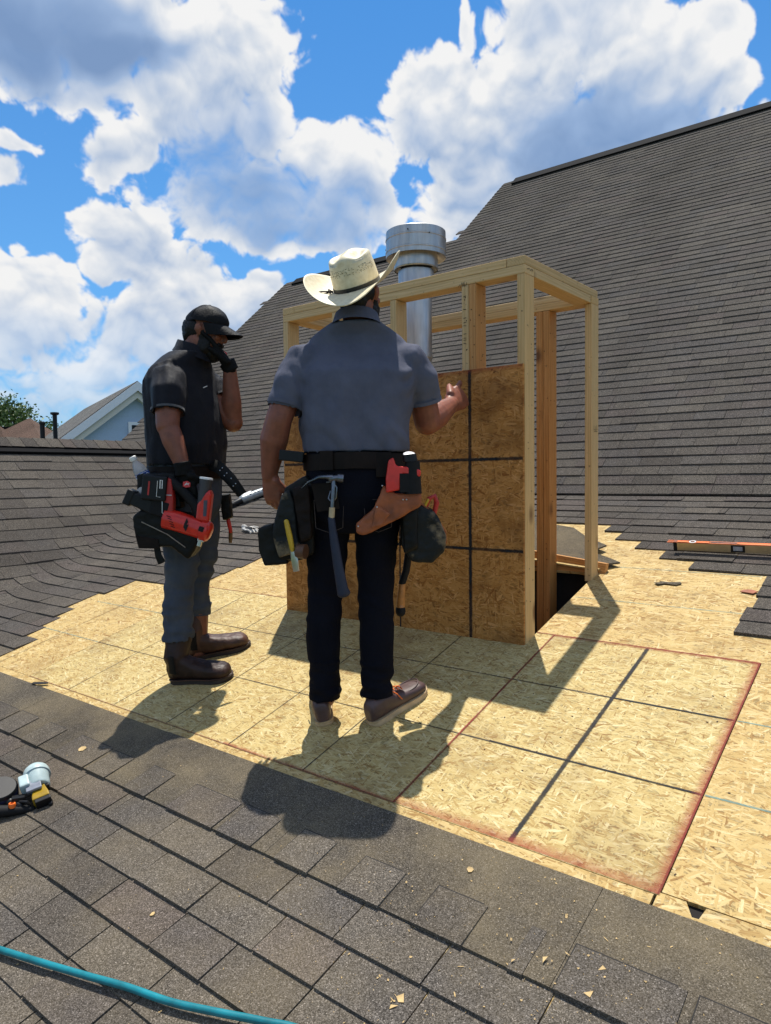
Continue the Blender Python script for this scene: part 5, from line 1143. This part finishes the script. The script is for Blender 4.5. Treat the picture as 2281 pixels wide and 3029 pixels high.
nput('cooling_slots',b,M_BLK,hs,kind='stuff')
b=MB();b.poly([(-8.3,29.0),(-6.2,28.6),(-5.9,33),(-6.2,36.6),(-7.6,37.2),(-8.2,34.2)],-1.0,1.0);b.v=[(x,yy,z) for x,z,yy in b.v];nput('rear_frame',b,M_REDD,bevel=.25)
b=MB();b.tube([(-7.9,-1.1,33.2),(-8.0,-1.15,30.4),(-7.4,-1.15,29.9),(-5.0,-1.2,29.1)],.12,n=6);b.tube([(-7.9,-1.1,33.2),(-7.3,-1.1,33.7),(-6.2,-1.1,33.6)],.12,n=6);nput('belt_hook',b,M_STEEL,smooth=True)
b=MB();b.tube([(-6.6,0,36.2),(-4.5,0,34.6),(-2.2,0,31.8),(-1.2,0,29.4)],[(1.0,.85),(.95,.8),(.95,.8),(1.1,.9)],n=16);nput('grip',b,M_RUB,smooth=True)
b=MB();b.poly([(-1.9,29.0),(.5,28.4),(1.25,33.6),(.9,34.6),(-.5,33.4),(-1.5,31.8)],-1.15,1.15);b.v=[(x,yy,z) for x,z,yy in b.v];nz_=nput('nose_housing',b,M_RED,bevel=.35)
b=MB();b.poly([(-.4,29.6),(.2,29.6),(.5,32.6),(-.2,32.6)],-.1,.1);b.v=[(x,-1.16+yy,z) for x,z,yy in b.v];nput('grey_slot',b,simple('slate_plastic',(.06,.065,.09),.4),nz_,bevel=.05)
b=MB();b.tube([(-.75,0,31.6),(-.35,0,34),(.1,0,36.7)],[(.95,1.1),(1.12,1.2),(1.2,1.2)],n=20,round=False);nput('nose_sleeve',b,simple('grey_rubber',(.05,.05,.055),.6),nz_,smooth=40)
b=MB();b.tube([(.06,0,36.5),(.12,0,36.85)],[(1.28,1.28),(1.2,1.2)],n=20,round=False);nput('white_rim',b,M_WHITE,nz_,smooth=40)
b=MB();b.box((-9.3,0,35.0),(4.6,3.2,4.7),Ry(.12));bt=nput('battery',b,M_BLK,bevel=.3)
b=MB();b.box((-10.2,-1.62,35.0),(.3,.1,2.6),Ry(.12));nput('red_stripe',b,M_REDD,bt)
b=MB();b.tube([(-8.0,-1.68,36.4),(-7.6,-1.68,36.4),(-7.7,-1.68,34.9),(-8.1,-1.68,34.9),(-8.0,-1.68,36.4)],.09,n=5);b.tube([(-8.5,-1.68,36.3),(-8.8,-1.68,33.4),(-8.1,-1.68,33.3)],.05,n=5);nput('printed_mark',b,M_WHITE,bt,kind='stuff')
b=MB();b.box((-11.6,.3,32.1),(7.2,2.3,2.4),Ry(.44));b.box((-14.3,.3,33.3),(1.5,2.5,3.0),Ry(.44));nput('magazine',b,M_BLK,bevel=.2,kind='stuff')
b=MB();b.box((-8.6,.2,31.2),(3.4,2.6,3.0),Ry(.3));nput('lower_frame',b,M_RUB,bevel=.25)
b=MB();b.box((-1.3,-.6,24.6),(.7,.7,1.3),Ry(.3));b.box((-1.0,-.4,25.3),(1.2,1.2,.8),Ry(.3));nput('contact_tip',b,M_STEEL,bevel=.08,kind='stuff')
# ---- bottle in the pouch
bo_=(-9.4,-5.6,36.5)
wb=tool('water_bottle','clear water bottle with blue label and white cap leaning in the black pouch','bottle',Cp,bo_)
BRt=axes((0,-1,0),(-.46,-.1,.88))
def M_clear():
    m,t,b=new('clear_bottle');b.inputs['Base Color'].default_value=(.80,.84,.90,1);b.inputs['Roughness'].default_value=.12;b.inputs['Transmission Weight'].default_value=.72;b.inputs['IOR'].default_value=1.2;return m
b=MB();b.lathe([(1.2,-2.0),(1.28,-1.4),(1.2,-.9),(1.28,-.4),(1.22,.0),(1.22,1.4),(1.28,1.5),(1.18,2.2),(.8,3.2),(.52,3.7),(.5,4.1)],R=BRt,n=24);link('bottle',b,M_clear(),wb,smooth=40)
b=MB();b.lathe([(1.26,-.1),(1.27,0),(1.27,1.4),(1.26,1.5)],R=BRt,n=28,cap=(False,False));lb=link('paper_label',b,simple('blue_label',(.02,.09,.42),.4,bmp=0),wb,smooth=40)
b=MB()
def wave(z,a0,a1,w): 
    return [BRt@Vector((1.30*math.cos(a0+(a1-a0)*j/16),1.30*math.sin(a0+(a1-a0)*j/16),z+w*math.sin(j*1.9))) for j in range(17)]
b.tube(wave(.9,-1.3,1.3,.20),.055,n=5);b.tube(wave(.35,-.9,.9,.03),.03,n=5);b.tube(wave(1.32,-1.4,1.4,.0),.05,n=5);link('label_print',b,M_WHITE,lb,kind='stuff')
b=MB();b.lathe([(.62,3.95),(.64,4.0),(.64,4.65),(.55,4.75)],R=BRt,n=24);link('bottle_cap',b,M_WHITE,wb,smooth=40)
gb=(-9.6,-7.2,34.5)
t=tool('crumpled_rag','pale crumpled rag tucked behind the battery of the red nailer','rag',Cp,gb)
b=MB();b.ell((-9.6,-6.9,34.4),(1.0,.9,1.6));link('cloth',shift(MB() if False else (lambda q:q)(b),gb),simple('pale_rag',(.55,.53,.50),.8,bmp=.6,scale=20,bd=.01),t,smooth=True)
pb=(2.50,6.80,28.61)
t=tool('pry_bar','red pry bar with rusty tip hanging at the capped man\'s far hip','pry bar',Cp,pb)
b=MB();b.tube([(1.98,6.80,30.71),(2.50,6.80,28.08),(2.87,6.80,26.09)],[(.28,.3),(.42,.35),(.38,.33)],n=10);link('handle',shift(b,pb),M_RED,t,smooth=40)
b=MB();b.tube([(2.87,6.80,26.30),(2.82,6.80,24.82),(2.76,6.80,23.88)],[(.40,.2),(.42,.14),(.3,.06)],n=8,side=(1,0,0));link('blade',shift(b,pb),simple('rusty_steel',(.22,.13,.06),.55,.6),t,smooth=40)
# ------------------------------------------------------------------ loose things on the roof
def onroof(name,x,y,label,cat,rz=0,h=0,group=None):
    o=empty(name,(x,y,PITCH*y+h),label=label,category=cat,group=group);o.rotation_euler=(Matrix.Rotation(TH,3,'X')@Rz(rz)).to_euler();return o
# spirit level
lv=onroof('spirit_level',27.4,45.3,'orange and steel spirit level lying on the stepped shingles at the right','level',math.radians(1.5),.62)
LL=31
b=MB();b.poly([(-LL/2+.35,-.5),(LL/2-.35,-.5),(LL/2-.35,.5),(-LL/2+.35,.5)],.35,2.05);bd=link('rail',b,simple('brushed_aluminium',(.42,.33,.20),.4,.6,.1),lv,bevel=.05)
b=MB()
for a,c in ((-LL/2+.4,-12.9),(-11.3,-8.9),(-3.6,LL/2-.4)): b.box(((a+c)/2,0,2.12),(c-a,1.02,.22))
b.box((-10.1,-.42,2.12),(14,.18,.22));b.box((-10.1,.42,2.12),(14,.18,.22))
link('orange_top',b,M_ORANGE,lv,bevel=.03,kind='stuff')
b=MB();b.box((-6.2,0,2.10),(4.6,.62,.16));link('black_slot',b,M_BLK,lv)
b=MB();b.lathe([(.45,0),(.66,0),(.68,.1),(.46,.1)],c=(-12.1,0,2.14),n=24,cap=(False,False));link('vial_ring',b,M_WHITE,lv,smooth=40)
b=MB();b.ell((-12.1,0,2.15),(.44,.40,.08),n=10);link('vial',b,M_BLK,lv,smooth=True)
for q in (-LL/2,LL/2):
    b=MB();b.box((q,0,1.2),(.8,1.12,2.0));link('end_cap',b,M_RUB,lv,bevel=.15)
b=MB();b.box((-3.5,-.52,1.2),(2.6,.12,1.5));wv_=link('window_frame',b,M_BLK,lv,bevel=.05)
b=MB();b.box((-3.5,-.60,1.25),(1.7,.06,.9));link('vial',b,simple('grey_vial',(.35,.36,.40),.2),wv_,bevel=.03)
# shingle scraps
def scrap(name,pts,x,y,h,label,mat,rz=0,cat='scrap',group=None,bend=.25,th=.12):
    o=onroof(name,x,y,label,cat,rz,h,group);b=MB();b.poly(pts,0,th,lambda a,c:bend*nz(a*.5,c*.5,x)+abs(bend)*.5);link('piece',b,mat,o);return o
scrap('shingle_scrap',[(-2.6,-.2),(-1.6,-1.0),(-.6,-.2),(1.6,-.4),(2.4,.5),(2.0,1.0),(-.2,.8),(-1.9,1.1),(-1.4,.4)],15,29.2,.05,'torn dark shingle scrap lying alone on the right boards',M_HEAD)
scrap('shingle_scrap',[(-1.4,-.4),(.8,-.9),(1.4,.2),(.2,.9),(-1.0,.5)],29.2,28.6,.05,'small curled shingle scrap beside the dark shingle steps at the right edge',M_LEATH)
scrap('shingle_scrap',[(-2,-.25),(.2,-.45),(2.2,.1),(1.8,.5),(-.5,.35),(-1.9,.3)],-85.5,-43.2,.25,'black sliver of torn shingle on the lower board edge at far left',M_BASE,.3)
for k,(x,y) in enumerate(((19.5,-18),(20.6,-10.2),(24.8,-16.8))):
    pass
# wood chips scattered over the lower shingles
chips=simple('fresh_wood_chip',(.46,.32,.14),.75,var=.3)
cr=random.Random(9)
def surf_h(x,y):
    s_=y*K
    if y>-55.4: return (.64-.18*(y+55.5)/5 if y<-50.7 else .42-.22*(s_+57.5)/12.6)
    fr=((s_+57.55)%5.025)/5.7;return .50*(1-fr)+.07*fr
named=[((-51.3,-52.9),.75,'yellow wood chip on the shingles above the pale blue nail gun'),((17.8,-47.3),.42,'small orange chip on the dark strip below the boards'),((-10.2,-67.4),.3,'tiny yellow chip at the lower middle of the shingles')]
for (x,y),s_,lab in named:
    scrap('wood_chip',[(-.9*s_,-.2),(-.2*s_,-.9*s_),(.7*s_,-.6*s_),(.8*s_,.3*s_),(.2*s_,1.0*s_),(-.6*s_,.7*s_)],x,y,surf_h(x,y)+.02,lab,chips,cr.random()*3,'wood chip',bend=.1,th=.08)
b=MB()
def chip(x,y,s_,h):
    a=cr.random()*6.28;ca,sa=math.cos(a),math.sin(a);e_=cr.choice((.18,.3,.5,.9));q_=cr.choice((3,4,4,5));pts=[(math.cos(6.283*(u_+cr.uniform(-.3,.3))/q_),e_*math.sin(6.283*(u_+cr.uniform(-.3,.3))/q_)) for u_ in range(q_)]
    k=len(b.v);z=PITCH*y
    for px,py in pts: qx,qy=px*s_,py*s_*cr.uniform(.5,1.3);X=x+qx*ca-qy*sa;Y=y+qx*sa+qy*ca;b.v.append((X,Y,PITCH*Y+surf_h(x,y)+.03+cr.uniform(0,.09)))
    b.f.append(tuple(range(k,k+len(pts))));b.t.append(.5);b.m.append(0)
for _ in range(900):
    x=cr.gauss(27,13);y=cr.uniform(-74,-44.5)
    if x<-20: continue
    chip(x,y,abs(cr.gauss(0,.06))+.03,.74)
for _ in range(300): chip(cr.uniform(-60,30),cr.uniform(-80,-44.8),abs(cr.gauss(0,.045))+.03,.74)
for (x,y,s_) in ((29.3,-53.6,.42),(30.9,-52.1,.36),(33.9,-54.7,.40),(33.2,-49,.36),(34.1,-52.1,.38),(19.9,-62.4,.5),(19.8,-63.3,.42),(19.2,-62.8,.3),(22.9,-57.3,.35),(27,-55,.25),(37,-56.0,.35),(24,-60,.3)): chip(x,y,s_,.78)
link('sawdust_and_splinters',b,chips,kind='stuff')
# hose
hs_=empty('air_hose',(-10,-72,PITCH*-72),label='teal rubber air hose crossing the shingles at the lower left corner',category='hose')
hp_=[(-50,-85.5),(-42,-83.6),(-34,-81.8),(-28,-80.3),(-21.3,-78.7),(-15,-77.2),(-9,-75.7),(-4,-74.4),(1.2,-73.3),(5.5,-72.0),(10.7,-70.3),(14.5,-69.2),(20,-68.9),(27,-70.5),(34,-74)]
def crom(P,n):
    out=[]
    for i in range(1,len(P)-2):
        a,b_,c,d=[Vector(p) for p in P[i-1:i+3]]
        for j in range(n):
            t=j/n;out.append(.5*((2*b_)+(c-a)*t+(2*a-5*b_+4*c-d)*t*t+(3*b_-a-3*c+d)*t**3))
    return out

pts=crom([(x,y,PITCH*y) for x,y in hp_],8)
b=MB();b.tube([Vector(p)+Vector((10,72,-PITCH*-72+.98)) for p in pts],.34,n=14,round=False);link('hose',b,M_TEAL,hs_,smooth=True)
b=MB()
for o_ in (-.42,.42): pass
# coil nail gun lying at the left
ng=empty('nail_gun',(-45.6,-64.6,PITCH*-64.6),-YAW,label='pale blue and black coil nail gun lying on the shingles at far left',category='nail gun')
ng.scale=(.86,.86,.86)
n0=Vector((2.9,-.3,1.5));n1=Vector((-1.0,5.6,4.3));ax=(n1-n0).normalized();RN=axes((1,0,0),ax);LN=(n1-n0).length
b=MB();b.lathe([(1.55,LN*.42),(1.75,LN*.45),(1.85,LN*.72),(2.1,LN*.78),(2.15,LN*.88),(2.0,LN*.95),(1.6,LN*1.02),(.7,LN*1.08)],c=n0,R=RN,n=32);b.tube([n0+ax*LN*.80+RN@Vector((-1.9,.3,0)),n0+ax*LN*.95+RN@Vector((-1.5,.2,0))],.55,n=10);hd=link('head_housing',b,M_GUNB,ng,smooth=40)
b=MB();b.lathe([(2.12,LN*.765),(2.2,LN*.775),(2.2,LN*.80),(2.12,LN*.81)],c=n0,R=RN,n=32,cap=(False,False));link('seam_ring',b,M_GUNB,hd,smooth=40)
b=MB();q=n0+ax*LN*.48;b.box(q+RN@Vector((-1.9,-1.0,.6)),(1.6,2.0,2.6),RN);link('side_block',b,M_GUNB,hd,bevel=.25)
b=MB();b.loft([[n0+RN@Vector((x,y,z)) for x,y in ((-w,-w*.8),(w,-w*.8),(w,w*.8),(-w,w*.8))] for z,w in ((0,1.35),(LN*.12,1.3),(LN*.35,.95),(LN*.46,.9))]);link('amber_guard',b,M_AMB,ng,bevel=.2)
b=MB();b.box(n0+RN@Vector((.2,-.3,-.5)),(2.4,1.6,.8),RN);b.tube([n0+RN@Vector((1.1,.2,-.3)),n0+RN@Vector((1.1,.2,-1.0))],.4,n=10);link('nose',b,M_BLK,ng,bevel=.1,kind='stuff')
b=MB();b.box(n0+ax*LN*.42+RN@Vector((1.3,.2,.2)),(.5,1.4,1.6),RN);link('exhaust_block',b,M_BLK,ng,bevel=.1)
b=MB();b.box(n0+ax*LN*.36+RN@Vector((-.7,-1.25,.2)),(2.4,.5,2.2),RN);link('grey_plate',b,simple('slate_grey_paint',(.20,.22,.27),.4),ng,bevel=.12)
b=MB();b.lathe([(.4,-1.5),(2.5,-1.5),(2.65,-1.2),(2.65,1.3),(2.4,1.6),(.4,1.6)],c=(-4.6,.9,2.2),R=axes((1,0,0),(.15,-.35,.9)),n=32);link('coil_magazine',b,M_BLK,ng,smooth=40)
b=MB();b.lathe([(2.66,-.9),(2.72,-.8),(2.72,.9),(2.66,1.0)],c=(-4.6,.9,2.2),R=axes((1,0,0),(.15,-.35,.9)),n=32,cap=(False,False));link('magazine_band',b,simple('violet_black_plastic',(.02,.02,.05),.2),ng,smooth=40)
b=MB();b.tube([(-.6,-1.0,1.1),(-2.4,-.6,1.5),(-3.0,.6,2.4)],[.9,.8,.9],n=12);b.box((-.9,-.6,1.9),(1.9,1.4,1.2),Rz(.4));b.tube([(-.4,-1.2,1.9),(.9,-1.3,1.9),(1.3,-1.0,1.3),(.6,-1.2,.7),(-.2,-1.3,.8)],.22,n=8);link('latch',b,M_BLK,ng,smooth=40,kind='stuff')
b=MB();b.tube([(-4.8,-2.8,.9),(-1.8,-1.9,.7),(1.5,-.9,.5)],[1.1,.9,.55],n=14);link('handle',b,M_RUB,ng,smooth=True)
b=MB();b.lathe([(.30,0),(.52,0),(.58,.55),(.5,.75),(.3,.75),(.28,.2)],c=(-1.25,-1.9,1.25),n=20,cap=(False,False));link('orange_dial',b,M_ORANGE,ng,smooth=40)
# work glove and silver tool beyond the men
gl=onroof('work_glove',-120.6,43,'pale grey work glove dropped on the shingles between the two men','glove',math.radians(-8),.45)
b=MB();hand(b,(-3.0,0,.55),(1,0,.02),(0,0,-1),(0,1,0),(.35,.3,.4,.5),thumb=(.6,.8,.1));b.tube([(-4.2,0,.6),(-2.6,0,.6)],[(1.3,.6),(1.3,.65)],n=14);link('glove',voxel(b,'glove',.15,3,disp=lambda p:.12*nz(p[0]*1.3,p[1]*1.3,p[2])),simple('pale_grey_knit',(.52,.50,.46),.85,var=.5,scale=25,bmp=.5,bd=.004),gl)
b=MB();b.box((-.4,-.2,1.25),(3.0,1.3,.1),Rz(.1));b.box((1.8,.5,1.0),(1.6,.35,.2),Rz(.1));b.box((1.9,-.3,1.0),(1.6,.35,.2));link('dark_palm_patch',b,M_RUB,gl,bevel=.04,kind='stuff')
st=onroof('cordless_trimmer',-155.6,72.5,'silver and black hand tool lying on the shingles near the left valley','power tool',math.radians(82),.4)
b=MB();b.tube([(-2.5,0,1.7),(3,0,1.9),(9,.2,2.0)],[1.5,1.6,1.5],n=18);link('silver_body',b,simple('silver_paint',(.30,.33,.34),.35,.3,.15),st,smooth=40)
b=MB();b.tube([(-7.5,.2,1.0),(-5,.1,1.2),(-2.4,0,1.6)],[1.0,1.25,1.35],n=14);b.box((-7.2,.2,.9),(1.6,2.4,1.3));link('black_nose',b,M_BLK,st,smooth=40,kind='stuff')
b=MB();b.tube([(-1,0,.6),(8,0,.5)],[.5,.6],n=10);link('lower_rail',b,M_BLK,st,smooth=40)
b=MB();b.poly([(-3,-.2),(2.5,1.6),(4.5,3.6),(3.9,4.2),(-1,2.6)],2.6,3.0);link('wing_plate',b,M_WHITE,st,bevel=.06)
b=MB()
for q in range(4): b.box((1+q*1.9,-.9,3.0),(.9,.5,.35))
link('cooling_slots',b,M_BLK,st,kind='stuff')
